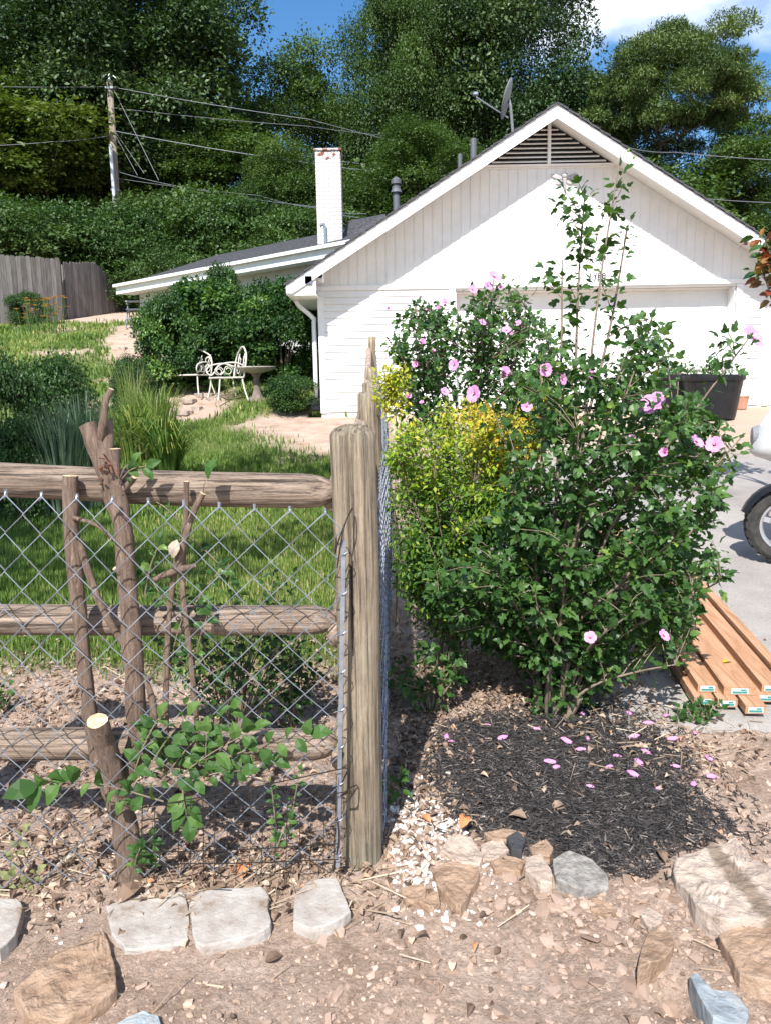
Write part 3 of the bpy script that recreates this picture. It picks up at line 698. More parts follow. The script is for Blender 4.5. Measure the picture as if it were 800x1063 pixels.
tree('oak', 'oak_tree', 112, -150, 47, 'huge dark broadleaf tree behind the utility pole, its crown leaving the top of the picture', 'tree', G1, .3, 262)
tree('oak', 'oak_tree', -10, -130, 52, 'dark broadleaf tree filling the upper left corner behind the pale green leaves', 'tree', G1, 2.2, 300)
tree('oak', 'oak_tree', 75, -30, 60, 'dark tree glimpsed far behind, between the two biggest crowns beside the pole', 'tree', G1, 4, 240)
tree('broad', 'leafy_tree', 305, 36, 54, 'mid green rounded tree under the gap of blue sky', 'tree', G1, 1.1, 150)
tree('tulip', 'leafy_tree', 408, -45, 47, 'tall lighter green tree rising behind the white chimney', 'tree', G1, .5, 118)
tree('oak', 'oak_tree', 520, -160, 52, 'tall dark tree directly behind the satellite dish and the gable peak', 'tree', G1, 5.1, 222)
tree('oak', 'oak_tree', 480, -60, 58, 'dark tree standing between the satellite dish and the lighter tree behind the chimney', 'tree', G1, 3.1, 200)
tree('pine', 'pine_tree', 700, 12, 46, 'big round-topped pine against the clouds above the garage roof slope', 'tree', G1, 2.4, 168)
tree('broad', 'leafy_tree', 800, 112, 44, 'rounded green tree lower than the pine at the edge of the picture', 'tree', G1, 2.6, 150)
tree('tulip', 'leafy_tree', 630, 110, 50, 'dark leafy tree under the pine, tucked behind the garage roof slope', 'tree', G1, 3.6, 160)
tree('broad', 'leafy_tree', 745, 150, 50, 'low green tree between the pine and the rounded tree at the edge', 'tree', G1, 1.6, 130)
G2 = 'lower growth between the lawn and the tall trees'
tree('young', 'young_tree', 30, 70, 44, 'bright yellow-green small tree overhanging the board fence', 'tree', G2, .4, 230)
tree('young', 'young_tree', 95, 128, 46, 'yellow-green small tree just beside the foot of the utility pole', 'tree', G2, 2.2, 140)
tree('broad', 'leafy_tree', -35, 110, 42, 'green tree at the edge of the picture beyond the board fence', 'tree', G2, 5.2, 160)
tree('broad', 'leafy_tree', 240, 120, 45, 'dark green smaller tree behind the vine thicket and right of the pole', 'tree', G2, 4.2, 170)
tree('tulip', 'leafy_tree', 432, 118, 38, 'green leafy tree whose low boughs hang right behind the garage roof edge', 'tree', G2, 2.9, 150)
tree('broad', 'leafy_tree', 300, 140, 39, 'green tree just left of the white chimney', 'tree', G2, .2, 120)
# vine thickets and understorey
def shrub_mesh(name, mat, r, h, ncl, nl, ls, seed, T=OVATE, cr=(.35, .8), flatten=.8):
    return crown_mesh(name, mat, h * .45, r, h * .5, ncl, nl, ls, cr=cr, T=T, seed=seed, flatten=flatten, core=.5, low=.9)
def stems_mesh(name, r, h, n, seed, mat=BARK):
    rs = random.Random(seed); mb = MB()
    for i in range(n):
        a = rs.uniform(0, 6.28); q = rs.uniform(.2, .8) * r; 
        mb.add(*tube(catmull([(math.cos(a) * .1 * r, math.sin(a) * .1 * r, -.1), (math.cos(a) * q * .5, math.sin(a) * q * .5, h * .4), (math.cos(a) * q, math.sin(a) * q, h * .75)], 3), [.03 * h / 2 + .01] * 4 + [.012 * h / 2 + .005] * 3, 5))
    return make_mesh(name, mb, mat)
VM1 = shrub_mesh('thicket_a', LM_VINE, 3.0, 4.6, 130, 430, .13, 41, cr=(.3, .95))[0]; VM2 = shrub_mesh('thicket_b', LM_MID, 2.6, 4.2, 120, 430, .125, 42, cr=(.3, .9))[0]
VS = stems_mesh('thicket_stems', 2.4, 3.6, 9, 1)
def shrub(name, me, st, u, v_top, y, label, cat, group=None, rz=0, wpx=None, hw=1.0, parts=('foliage', 'stems')):
    co = np.empty(len(me.vertices) * 3, np.float32); me.vertices.foreach_get('co', co); co = co.reshape(-1, 3); zt = co[:, 2].max(); xw = np.percentile(np.abs(co[:, 0]), 97)
    p = P(u, v_top, y); z0 = float(gz(p.x, y)); s = (p.z - z0) / zt; sxy = s if wpx is None else (wpx / 2 / FPX * y) / xw
    t = thing(name, label, cat, (p.x, y, z0 - .03), group)
    for nm, mm_ in zip(parts, (me, st)):
        if mm_ is not None: inst(nm, mm_, t, (p.x, y, z0 - .03))
    t.scale = (sxy, sxy, s); t.rotation_euler.z = rz; return t
G3 = 'vine-covered thicket above the board fence'
shrub('vine_thicket', VM1, VS, 125, 205, 31, 'vine-covered thicket hanging over the low end of the board fence', 'shrub', G3, .3, 130)
shrub('vine_thicket', VM2, VS, 190, 188, 33, 'vine-smothered thicket right below the guy wires of the pole', 'shrub', G3, 1.4, 140)
shrub('vine_thicket', VM1, VS, 262, 196, 32, 'vine-covered thicket behind the low house roof, halfway to the chimney', 'shrub', G3, 2.9, 140)
shrub('vine_thicket', VM2, VS, 320, 205, 33, 'vine-covered thicket directly behind the foot of the chimney', 'shrub', G3, 4.4, 120)
shrub('vine_thicket', VM1, VS, 45, 200, 30, 'shadier vine thicket behind the first run of board fence', 'shrub', G3, 5.4, 150)
shrub('vine_thicket', VM2, VS, -30, 190, 28, 'vine thicket behind the board fence at the edge of the picture', 'shrub', G3, 3.3, 150)
shrub('vine_thicket', VM1, VS, 160, 245, 29.5, 'low vine thicket touching the far corner of the house eave', 'shrub', G3, 2.2, 90)
for i, (u, v, y) in enumerate(((440, 160, 45), (560, 150, 46), (660, 170, 46), (370, 170, 43))):
    shrub('understory_bush', VM2, VS, u, v, y, ['dense bush behind the vent pipe on the garage roof', 'dense bush hidden behind the garage peak', 'dark bush behind the descending garage roof, under the pine', 'dense bush filling the gap just right of the chimney'][i], 'shrub', 'bushes under the tall trees', i * 1.3, 190)

# ================================================================ utility pole, wires
PW = pm('pole_wood', [(.3, (.16, .13, .10)), (.7, (.30, .26, .21))], 5, .9, (4, 4, .4), .5, .02)
pt = P(114, 84, 40); pb = P(121, 200, 40); zb = float(gz(pt.x, 40))
pole = thing('utility_pole', 'weathered wooden utility pole carrying wires in front of the trees', 'utility pole', (pb.x, 40, zb))
mb = MB(); dpt = (pb - pt) / (pt.z - pb.z); base = pt + dpt * (pt.z - zb + .3); mb.add(*tube([base, pt], [.20, .14], 12)); obj('pole', mb, PW, pole, smooth=True)
mb = MB(); mb.add(*tube(catmull([pt + Vector((-.45, 0, -.05)), pt + Vector((-.25, 0, .22)), pt + Vector((.05, 0, .3)), pt + Vector((.35, 0, .1))], 4), .025, 6)); mb.add(*lathe([(.05, 0), (.07, .08), (.04, .16), (.07, .2), (.03, .3)], 10, pt)); obj('insulator', mb, GALV, pole)
for zz in (.35, 5.0):
    c = pt + dpt * zz; mb = MB(); mb.add(*bbox(c.x - .2, c.x + .2, c.y - .18, c.y + .18, c.z - .05, c.z + .05)); obj('bracket', mb, GALV, pole)
cq = P(115, 150, 39.6); cb = P(119.5, 215, 39.6); mb = MB(); mb.add(*tube([cb + (cb - cq) * .3, cq], .085, 8)); obj('conduit', mb, flat('conduit_grey', (.55, .58, .62), .4, .2), pole)
WM = flat('wire_grey', (.20, .21, .23), .5, .2)
def wire(pts, label, r=.013, sag=.06, cat='wire'):
    q = []; 
    for a, b_ in zip(pts[:-1], pts[1:]):
        for i in range(12):
            t = i / 12; p = a.lerp(b_, t); p.z -= sag * 4 * t * (1 - t); q.append(p)
    q.append(pts[-1]); mb = MB(); mb.add(*tube(q, r, 5)); obj('overhead_wire', mb, WM, label=label, cat=cat, group='overhead wires')
top = pt
wire([top + Vector((.0, 0, -.25)), P(322, 124, 40), P(470, 160, 42)], 'topmost wire running from the pole head towards the chimney side')
wire([top + Vector((0, 0, -.25)), P(-60, 88, 38)], 'wire running from the pole head to the edge away from the house')
wire([P(119, 112, 40), P(320, 131, 42), P(420, 142, 44)], 'thin faint wire just below the topmost one', .011)
wire([P(119, 136, 40), P(312, 168, 38), P(420, 180, 40)], 'bright wire leaving the pole halfway down its visible height', .017)
wire([P(205, 147, 44), P(312, 161, 42), P(400, 172, 42)], 'thin wire above the bright middle one, in front of the dark tree', .011)
wire([P(122, 178, 40), P(200, 196, 37), P(330, 215, 30), P(372, 226, 22)], 'lowest wire dropping over the thicket to the house roof', .014)
wire([P(122, 185, 40), P(270, 203, 34), P(328, 216, 27), P(380, 222, 21)], 'second low wire sagging beside the lowest one to the house roof', .011)
wire([P(118, 140, 40), P(55, 147, 38), P(-60, 152, 36)], 'pale wire leaving the pole at mid height towards the edge of the picture', .014)
wire([P(118, 92, 40), P(165, 187, 38)], 'longest guy wire slanting down from the pole head', .014, 0, 'guy wire')
wire([P(120, 137, 40), P(150, 180, 38.5)], 'upper short guy wire slanting from mid pole into the vines', .012, 0, 'guy wire')
wire([P(120, 140, 40), P(143, 182, 38.8)], 'lower short guy wire slanting from mid pole into the vines', .012, 0, 'guy wire')
wire([P(655, 154, 34), P(700, 158, 32), P(860, 168, 28)], 'wire crossing in front of the pine above the garage roof', .013)
wire([P(730, 206, 34), P(860, 211, 30)], 'lower wire just above the end of the garage roof slope', .013)
def gzn(x, y):                        # real near-ground height incl. bumps
    return ground_z(np.asarray(x, float), np.asarray(y, float))
def gpt(u, v):
    p = G(u, v); return Vector((p.x, p.y, float(gzn(p.x, p.y))))
# ================================================================ lawn
GR = leafmat('grass_blades', [(0, (.065, .12, .025)), (.5, (.14, .225, .048)), (.8, (.25, .31, .08)), (1, (.48, .42, .21))], .5, .35)
def blades(n, x0, x1, y0, y1, h, w, seed):
    rs = np.random.default_rng(seed); x = rs.uniform(x0, x1, n); y = y0 + (y1 - y0) * rs.random(n)
    k = rs.random(n) < grass_mask(x, y) * np.clip(.8 + 1.3 * fbm(x, y, 1.3, 4), .12, 1); x, y = x[k], y[k]; n = len(x)
    z = ground_z(x, y) - .004; hh = h * rs.uniform(.5, 1.25, n) * (1 + .4 * fbm(x, y, 1.1, 2)); a = rs.uniform(0, 2 * np.pi, n); ln = rs.uniform(.15, .75, n)
    d = np.stack([np.cos(a) * ln, np.sin(a) * ln, np.ones(n)], -1); nr = np.stack([-np.cos(a), -np.sin(a), np.full(n, .4)], -1)
    leaves(lawn, np.stack([x, y, z], -1), d, nr, hh, GT, np.clip(rs.normal(.42, .2, n) + .45 * fbm(x + 5, y, .55, 3) + .12 * (y > 13), 0, 1), wid=w)
GT = (np.array([(-.5, 0, 0), (.5, 0, 0), (.35, .6, .06), (-.35, .6, .06), (0, 1, .22)]), [(0, 1, 2, 3), (3, 2, 4)])
lawn = MB()
blades(95000, -3.6, 0, 3.6, 7.2, .062, .14, 1); blades(90000, -6.5, 0, 7.0, 13, .08, .2, 2); blades(80000, -16, 0, 12.5, 26, .11, .4, 3)
obj('grass', lawn, GR, kind='stuff', org=(0, 0, 0))

# ================================================================ mulch bed
m, nt, b = _new('mulch')
c = ramp(nt, tex(nt, 26, 7, .75, (1, 2.2, 1)), [(.3, (.02, .018, .017)), (.55, (.05, .044, .042)), (.75, (.12, .10, .09))])
nt.links.new(c, b.inputs['Base Color']); b.inputs['Roughness'].default_value = .85; bump(nt, b, tex(nt, 48, 7, .75, (1, 2, 1)), 1.0, .02)
g = np.arange(-.0, 2.0, .012); X3, Y3 = np.meshgrid(np.arange(.0, 1.75, .012), np.arange(2.1, 4.4, .012))
dm = poly_dist(MULCH, X3, Y3) + .05 * fbm(X3, Y3, 6, 4)
Z3 = ground_z(X3, Y3) + .022 * sstep(-.02, .14, dm) - .012 + .016 * fbm(X3, Y3, 22, 4) * sstep(-.03, .1, dm) - .05 * sstep(0.0, -.05, dm)
id3 = np.arange(X3.size).reshape(X3.shape); F3 = np.stack([id3[:-1, :-1], id3[:-1, 1:], id3[1:, 1:], id3[1:, :-1]], -1).reshape(-1, 4); keep = (dm.ravel()[F3] > -.05).all(1)
mb = MB(); mb.add(np.stack([X3, Y3, Z3], -1).reshape(-1, 3), F3[keep]); obj('mulch_bed', mb, m, kind='structure', org=(0, 0, 0), smooth=True)
def top_z(x, y):
    z = ground_z(x, y); d = poly_dist(MULCH, x, y) + .05 * fbm(x, y, 6, 4)
    zm = z + .022 * sstep(-.02, .14, d) - .012 + .016 * fbm(x, y, 22, 4) * sstep(-.03, .1, d) - .05 * sstep(0.0, -.05, d)
    z = np.where(d > -.05, np.maximum(z, zm), z)
    dd_ = poly_dist(DRIVE, x, y); return np.where(dd_ > 0, np.maximum(z, gz(x, y) + .012), z)
def sticks(mb, n, fx, fy, ln, w, flatn=.4, seed=0, tiltz=.25, zoff=.003):
    rs = np.random.default_rng(seed); x, y = fx, fy; n = len(x); z = top_z(x, y) + zoff
    a = rs.uniform(0, np.pi * 2, n); t = rs.normal(0, tiltz, n); L_ = ln * rs.uniform(.4, 1.5, n); W_ = w * rs.uniform(.5, 1.5, n)
    d = np.stack([np.cos(a) * np.cos(t), np.sin(a) * np.cos(t), np.sin(t)], -1); s = np.stack([-np.sin(a), np.cos(a), np.zeros(n)], -1); u_ = np.cross(s, d) * -1
    c = np.stack([x, y, z + np.abs(np.sin(t)) * L_ * .5], -1); V = []
    for e, ws in ((-.5, .6), (.5, .3)):
        for i, j in ((-1, 0), (0, 1), (1, 0)): V.append(c + d * (e * L_)[:, None] + s * (i * W_ * ws)[:, None] + u_ * (j * W_ * flatn)[:, None])
    V = np.stack(V, 1); o = (np.arange(n) * 6)[:, None]; rnd = np.repeat(rs.random(n), 6)
    mb.v.append(V.reshape(-1, 3)); mb.a.append(rnd); f4 = np.concatenate([o + np.array(q) for q in ((0, 1, 4, 3), (1, 2, 5, 4), (2, 0, 3, 5))]); mb.f.append(f4 + mb.n); mb.n += 6 * n
rs = np.random.default_rng(77)
x = rs.uniform(0, 1.75, 60000); y = rs.uniform(2.1, 4.2, 60000); pdm = poly_dist(MULCH, x, y) + .07 * fbm(x, y, 5, 4); k = (pdm > -.005) | ((pdm > -.14) & (rs.random(60000) < .12)); x, y = x[k], y[k]
mb = MB(); sticks(mb, len(x), x, y, .026, .0036, .5, 5)
MS = leafmat('mulch_shreds', [(0, (.012, .011, .011)), (.6, (.036, .031, .030)), (.92, (.08, .07, .065)), (1, (.24, .20, .17))], .7, 0.0); obj('bark_mulch', mb, MS, kind='stuff', org=(0, 0, 0))

# ================================================================ gravel, twigs, leaf litter
def pebbles(mb, x, y, r, seed, sink=.35):
    rs = np.random.default_rng(seed); n = len(x); V0, F0 = ICO1; z = top_z(x, y)
    sc_ = r[:, None] * rs.uniform(.55, 1.4, (n, 3)) * np.array([1, 1, .5]); a = rs.uniform(0, 6.28, n)
    V = np.clip(V0[None] * (1 + rs.normal(0, .24, (n, len(V0), 1))), -.85, .7) * sc_[:, None]; ca, sa = np.cos(a)[:, None], np.sin(a)[:, None]
    V = np.stack([V[..., 0] * ca - V[..., 1] * sa, V[..., 0] * sa + V[..., 1] * ca, V[..., 2] + (V[..., 0] * rs.normal(0, .3, (n, 1)))], -1)
    V += np.stack([x, y, z + r * (.5 - sink)], -1)[:, None]
    mb.v.append(V.reshape(-1, 3)); mb.a.append(np.repeat(rs.random(n), len(V0))); mb.f.append((F0[None] + (np.arange(n) * len(V0))[:, None, None]).reshape(-1, 3) + mb.n); mb.n += n * len(V0)
def scat(n, x0, x1, y0, y1, dens, seed):
    rs = np.random.default_rng(seed); x = rs.uniform(x0, x1, n); y = rs.uniform(y0, y1, n); k = rs.random(n) < dens(x, y); return x[k], y[k], rs
GP = G(437, 905)
gd_ = lambda x, y: np.clip(.35 + .8 * fbm(x, y, 2.5, 3), .03, 1) * (y < 3.6) * (poly_dist(MULCH, x, y) < .0)
x, y, rs = scat(40000, -1.75, 1.9, 1.35, 3.6, gd_, 5); pe_ = MB(); pebbles(pe_, x, y, np.clip(rs.lognormal(-5.75, .6, len(x)), .0018, .02), 6)
PEB = leafmat('pebble_mix', [(0, (.24, .165, .115)), (.35, (.38, .27, .20)), (.88, (.48, .355, .27)), (.985, (.56, .45, .37)), (1, (.70, .66, .61))], .85, 0.0)
obj('loose_gravel', pe_, PEB, kind='stuff', org=(0, 0, 0))
wd_ = lambda x, y: np.exp(-(((x - GP.x - .01) / .13) ** 2 + ((y - GP.y - .12) / .27) ** 2)) * 1.3
x, y, rs = scat(9000, -.2, .75, 1.9, 3.2, lambda x, y: wd_(x, y) * (x > .0) , 8); pe_ = MB(); pebbles(pe_, x, y, np.clip(rs.lognormal(-5.0, .42, len(x)), .003, .022), 9, .3)
PW_ = leafmat('white_pebbles', [(0, (.42, .33, .27)), (.4, (.62, .55, .49)), (1, (.80, .78, .75))], .8, 0.0)
obj('white_gravel', pe_, PW_, kind='stuff', org=(0, 0, 0))
x, y, rs = scat(26000, -1.7, 1.9, 1.3, 3.4, lambda x, y: np.clip(.1 + .9 * fbm(x, y, 1.7, 3), .02, 1) * (poly_dist(MULCH, x, y) < 0), 12)
mb = MB(); pebbles(mb, x, y, np.clip(rs.lognormal(-5.0, .55, len(x)), .003, .024), 13, .55)
x, y, rs = scat(3600, .1, 1.6, 1.45, 2.5, lambda x, y: np.exp(-(((x - .62) / .38) ** 2 + ((y - 1.95) / .3) ** 2)) * (poly_dist(MULCH, x, y) < 0), 14); pebbles(mb, x, y, np.clip(rs.lognormal(-4.5, .45, len(x)), .005, .028), 15, .5)
obj('soil_clods', mb, leafmat('clods', [(0, (.22, .15, .11)), (.6, (.36, .255, .195)), (1, (.44, .325, .255))], .95, 0.0), kind='stuff', org=(0, 0, 0))
# leaf litter
def litter(n, dens, box_, size, seed, mat, T=OVATE):
    x, y, rs = scat(n, *box_, dens, seed); n = len(x); z = top_z(x, y) + rs.uniform(.002, .014, n); a = rs.uniform(0, 6.28, n)
    d = np.stack([np.cos(a), np.sin(a), rs.normal(0, .25, n)], -1); nr = np.stack([rs.normal(0, .45, n), rs.normal(0, .45, n), np.ones(n)], -1)
    mb = MB(); T2 = (T[0] * np.array([1, 1, 3.2]), T[1]); leaves(mb, np.stack([x, y, z], -1), d, nr, size * rs.uniform(.5, 1.4, n), T2, rs.random(n)); return mb
DRY = leafmat('dry_leaves', [(0, (.10, .065, .045)), (.4, (.25, .165, .115)), (.75, (.42, .31, .225)), (.95, (.58, .49, .38)), (1, (.55, .27, .13))], .7, .25, (1.2, 1.0, .8))
FY = 2.2
HBX, HBY = G(570, 737).x, G(570, 737).y
ld_ = lambda x, y: np.clip(.9 * np.exp(-((y - 2.16) / .16) ** 2) * (x < .0) + .75 * (x < -.02) * (y > 2.2) * (y < 4.4) * (.55 + .6 * fbm(x, y, 2, 3)) + 1.1 * np.exp(-(((x - .62) / .55) ** 2 + ((y - 3.55) / .3) ** 2)) + .9 * np.exp(-(((x - .1) / .16) ** 2 + ((y - 3.2) / 1.0) ** 2)) + .5 * np.exp(-(((x - 1.15) / .3) ** 2 + ((y - 2.9) / .25) ** 2)) + .02, 0, 1) * (1 - .8 * (poly_dist(DRIVE, x, y) > .25))
mb = litter(26000, ld_, (-2.6, 2.0, 1.4, 4.6), .028, 31, DRY); obj('leaf_litter', mb, DRY, kind='stuff', org=(0, 0, 0))
sd_ = lambda x, y: np.clip(1.2 * np.exp(-((y - 2.12) / .14) ** 2) * (x < .05) + .25 * (x < 0) * (y > 2.2) * (y < 4) + .6 * np.exp(-(((x - 1.15) / .3) ** 2 + ((y - 3.0) / .25) ** 2)) + .25 * np.exp(-(((x - .6) / .6) ** 2 + ((y - 3.5) / .4) ** 2)) + .025, 0, 1)
x, y, rs = scat(9000, -2.2, 1.9, 1.4, 4.4, sd_, 41); mb = MB(); sticks(mb, len(x), x, y, .085, .0028, 1, 42, .22, .005)
obj('straw_and_twigs', mb, leafmat('straw', [(0, (.12, .08, .05)), (.5, (.30, .215, .145)), (1, (.50, .41, .30))], .8, .0), kind='stuff', org=(0, 0, 0))
# garden flags of the path
STONE = pm('path_stone', [(.3, (.26, .20, .165)), (.7, (.44, .36, .30))], 6, .9, bmp=.4)

# ================================================================ stones
def slab(name, pts, h, mat, label, cat='rock', group=None, tilt=(0, 0), seed=0, sink=.03, bev=.012, rough=.006, z0=None, lump=0.0):
    c = sum((Vector(p).xy for p in pts), Vector((0, 0))) / len(pts); rs = random.Random(seed); out = []
    n = len(pts)
    for i in range(n):
        a, b_ = Vector(pts[i]).xy, Vector(pts[(i + 1) % n]).xy; k = max(2, int((b_ - a).length / .022))
        for j in range(k):
            p = a.lerp(b_, j / k); q = 1 + .05 * mnoise.noise(Vector((p.x * 14, p.y * 14, seed))) * 2
            if j == 0: q -= .025
            out.append(c + (p - c) * q)
    m_ = len(out); V = []; F = []; zc = float(gz(c.x, c.y)) if z0 is None else z0
    rings = [(1.0, -sink), (1.004, h * .5), (1.0, h - bev * .4), (.99, h - bev * .1), (.96, h)] + [(r, h) for r in (.9, .82, .74, .66, .58, .5, .42, .34, .25, .16, .08)]
    for r, z in rings:
        for p in out:
            q = c + (p - c) * r; zz = z
            if z > 0: zz += rough * (mnoise.fractal(Vector((q.x * 16, q.y * 16, seed * 3.1)), 1, 2, 4) + .35 * mnoise.fractal(Vector((q.x * 60, q.y * 60, seed * 3.1)), 1, 2, 3)) * (1 if z >= h - bev else .5) + lump * mnoise.noise(Vector((q.x * 7, q.y * 7, seed)))
            if .1 < z / h < .6: q = q + (p - c).normalized() * .004 * mnoise.noise(Vector((q.x * 60, q.y * 60, seed)))
            V.append((q.x, q.y, zc + zz + (q.x - c.x) * tilt[0] + (q.y - c.y) * tilt[1]))
    for i in range(len(rings) - 1):
        for k in range(m_): F.append((i * m_ + k, i * m_ + (k + 1) % m_, (i + 1) * m_ + (k + 1) % m_, (i + 1) * m_ + k))
    V.append((c.x, c.y, zc + h)); L_ = len(V) - 1; b0 = (len(rings) - 1) * m_
    for k in range(m_): F.append((b0 + k, b0 + (k + 1) % m_, L_))
    mb = MB(); mb.add(V, F); return obj(name, mb, mat, label=label, cat=cat, group=group, smooth=False)
PAV = pm('pale_paver', [(.32, (.24, .175, .13)), (.43, (.38, .33, .29)), (.58, (.45, .41, .37)), (.75, (.52, .48, .44))], 13, .9, bmp=.8, bd=.005, bscale=70, detail=9)
SAND = pm('sandstone', [(.25, (.20, .125, .082)), (.45, (.36, .24, .16)), (.6, (.45, .31, .215)), (.78, (.53, .40, .30))], 14, .9, bmp=1, bd=.015, bscale=34, detail=9, dist=.2)
SAND2 = pm('pale_sandstone', [(.25, (.29, .215, .165)), (.45, (.44, .34, .27)), (.6, (.52, .42, .34)), (.78, (.62, .53, .45))], 14, .9, bmp=1, bd=.015, bscale=34, detail=9, dist=.15)
GREYS = pm('grey_aggregate', [(.3, (.15, .135, .12)), (.5, (.27, .25, .225)), (.75, (.42, .39, .36))], 40, .95, bmp=.9, bd=.008, bscale=70)
BLUES = pm('blue_grey_stone', [(.3, (.20, .22, .235)), (.5, (.32, .36, .38)), (.7, (.42, .37, .31))], 14, .85, bmp=.9, bd=.01, detail=9)
GS = 'pale edging stones in front of the wire fence'
def sl(name, uv, *a, **k):
    return slab(name, [G(u, v) for u, v in uv], *a, **k)
sl('edging_stone', [(112, 948), (128, 935), (190, 931), (197, 945), (197, 984), (180, 993), (130, 998), (116, 980)], .026, PAV, 'whitish square edging stone standing against the brown triangular flagstone', 'stone', GS, (0, -.06), 1, rough=.0018)
sl('edging_stone', [(199, 940), (210, 931), (272, 927), (280, 938), (281, 972), (268, 981), (212, 994), (198, 985)], .028, PAV, 'whitish square edging stone, the middle one with a rounded corner facing the post', 'stone', GS, (0, -.05), 2, rough=.0018)
sl('edging_stone', [(306, 935), (322, 921), (350, 918), (365, 958), (350, 968), (322, 976), (305, 968)], .03, PAV, 'pale edging stone half buried in soil next to the wooden post', 'stone', GS, (.03, -.05), 3, rough=.0018)
sl('edging_stone', [(-40, 945), (20, 944), (27, 952), (18, 985), (2, 1002), (-40, 1004)], .04, PAV, 'pale grey edging stone cut off by the picture edge', 'stone', GS, (0, -.05), 4, rough=.0018)
sl('flagstone', [(16, 1045), (50, 1010), (108, 974), (118, 1005), (124, 1045), (108, 1058), (70, 1080), (30, 1078)], .045, SAND, 'large brown triangular flagstone in front of the pale edging stones', 'rock', None, (0, -.07), 5, rough=.01)
sl('flat_rock', [(120, 1075), (150, 1060), (166, 1066), (170, 1085)], .03, BLUES, 'bluish stone peeking in at the bottom edge beside the brown flagstone', 'rock', seed=6)
GR_ = 'flat rocks edging the mulch'
for i, (uv, h, mt, lb) in enumerate((
    ([(446, 912), (466, 899), (496, 907), (496, 920), (486, 940), (478, 955), (468, 948), (457, 935)], .04, SAND, 'kite-shaped brown rock pointing at the camera below the mulch'),
    ([(456, 892), (470, 875), (490, 878), (502, 895), (497, 906), (478, 903)], .035, SAND2, 'pale tan rock under the orange leaf at the mulch edge'),
    ([(498, 882), (520, 878), (528, 890), (515, 899), (500, 898)], .03, SAND2, 'small yellowish rock in the row, squeezed between bigger ones'),
    ([(502, 872), (520, 866), (546, 870), (540, 880), (512, 880)], .03, SAND, 'narrow tan rock touching the black mulch at the row middle'),
    ([(508, 902), (524, 893), (545, 897), (540, 912), (512, 911)], .03, SAND, 'brown rock with flat front just right of the kite-shaped one'),
    ([(544, 900), (560, 897), (572, 915), (573, 930), (560, 929), (544, 915)], .045, SAND2, 'upright tan rock next to the grey lump of concrete'),
    ([(548, 884), (566, 878), (574, 890), (570, 899), (552, 898)], .035, SAND, 'rounded orange-brown rock at the mulch edge above the upright tan one'),
    ([(572, 905), (590, 893), (615, 900), (630, 915), (633, 931), (600, 934), (576, 925)], .04, GREYS, 'rough grey lump of concrete in the row by the mulch'),
    ([(415, 932), (430, 926), (443, 930), (441, 942), (420, 947)], .035, SAND, 'small brown rock at the start of the row near the post'),
    ([(434, 944), (446, 927), (455, 935), (456, 946), (446, 951)], .03, SAND, 'small brown wedge leaning on the kite-shaped rock'),
    ([(525, 880), (536, 872), (545, 880), (541, 894), (530, 892)], .045, pm('charcoal_stone', (.06, .06, .065), 9, .9), 'little charcoal stone sitting on top of the tan rocks'),
    ([(664, 958), (672, 948), (688, 957), (686, 965), (672, 972)], .03, SAND2, 'small yellow rock lying before the big pale slab'),
    ([(610, 935), (625, 940), (640, 950), (632, 960), (612, 950)], .02, SAND, 'thin brown chip of rock below the grey lump'))):
    sl('flat_rock', uv, h * .8, mt, lb, 'rock', GR_, (random.uniform(-.12, .12), random.uniform(-.15, .05)), 20 + i, rough=.008, lump=.006)
STR = pm('striped_sandstone', [(.25, (.33, .25, .195)), (.45, (.47, .37, .30)), (.6, (.55, .45, .37)), (.78, (.64, .55, .47))], 14, .9, bmp=1, bd=.015, bscale=34, detail=9, dist=.15)
nt = STR.node_tree; b = nt.nodes['Principled BSDF']; l = b.inputs['Base Color'].links[0].from_socket
ga, gb = G(738, 893), G(790, 968); gc = (G(692, 912) + G(835, 950)) / 2; dv = (gb - ga).normalized(); nv = Vector((-dv.y, dv.x, 0))
geo = nt.nodes.new('ShaderNodeNewGeometry'); dp = nt.nodes.new('ShaderNodeVectorMath'); dp.operation = 'DOT_PRODUCT'; nt.links.new(geo.outputs['Position'], dp.inputs[0]); dp.inputs[1].default_value = nv
sbn = nt.nodes.new('ShaderNodeMath'); sbn.operation = 'SUBTRACT'; nt.links.new(dp.outputs['Value'], sbn.inputs[0]); sbn.inputs[1].default_value = nv.dot((ga + gb) / 2)
ab = nt.nodes.new('ShaderNodeMath'); ab.operation = 'ABSOLUTE'; nt.links.new(sbn.outputs[0], ab.inputs[0]); ad_ = nt.nodes.new('ShaderNodeMath'); ad_.operation = 'MULTIPLY_ADD'; nt.links.new(tex(nt, 30, 5, .7), ad_.inputs[0]); ad_.inputs[1].default_value = .05; nt.links.new(ab.outputs[0], ad_.inputs[2])
nt.links.new(mixc(nt, ramp(nt, ad_.outputs[0], [(.045, (.8, .8, .8)), (.06, (0, 0, 0))]), l, (.20, .145, .10)), b.inputs['Base Color'])
sl('rock_slab', [(692, 912), (700, 902), (762, 880), (782, 905), (830, 950), (835, 985), (770, 980), (752, 983), (738, 978), (716, 955)], .06, STR, 'big pale slab with a dark brown stripe beside the mulch', 'rock', None, (.06, -.12), 40, rough=.012, lump=.01)
sl('rock_slab', [(744, 988), (770, 975), (840, 968), (850, 1050), (800, 1046), (765, 1034), (757, 1015)], .06, SAND, 'smooth brown slab overlapping the big striped one', 'rock', None, (.05, -.10), 41, rough=.008)
sl('flat_rock', [(714, 1026), (722, 1022), (738, 1042), (760, 1040), (775, 1062), (772, 1085), (738, 1080), (725, 1055)], .04, BLUES, 'bluish grey stone beside the dark hollow in the soil', 'rock', None, (-.15, -.1), 42)
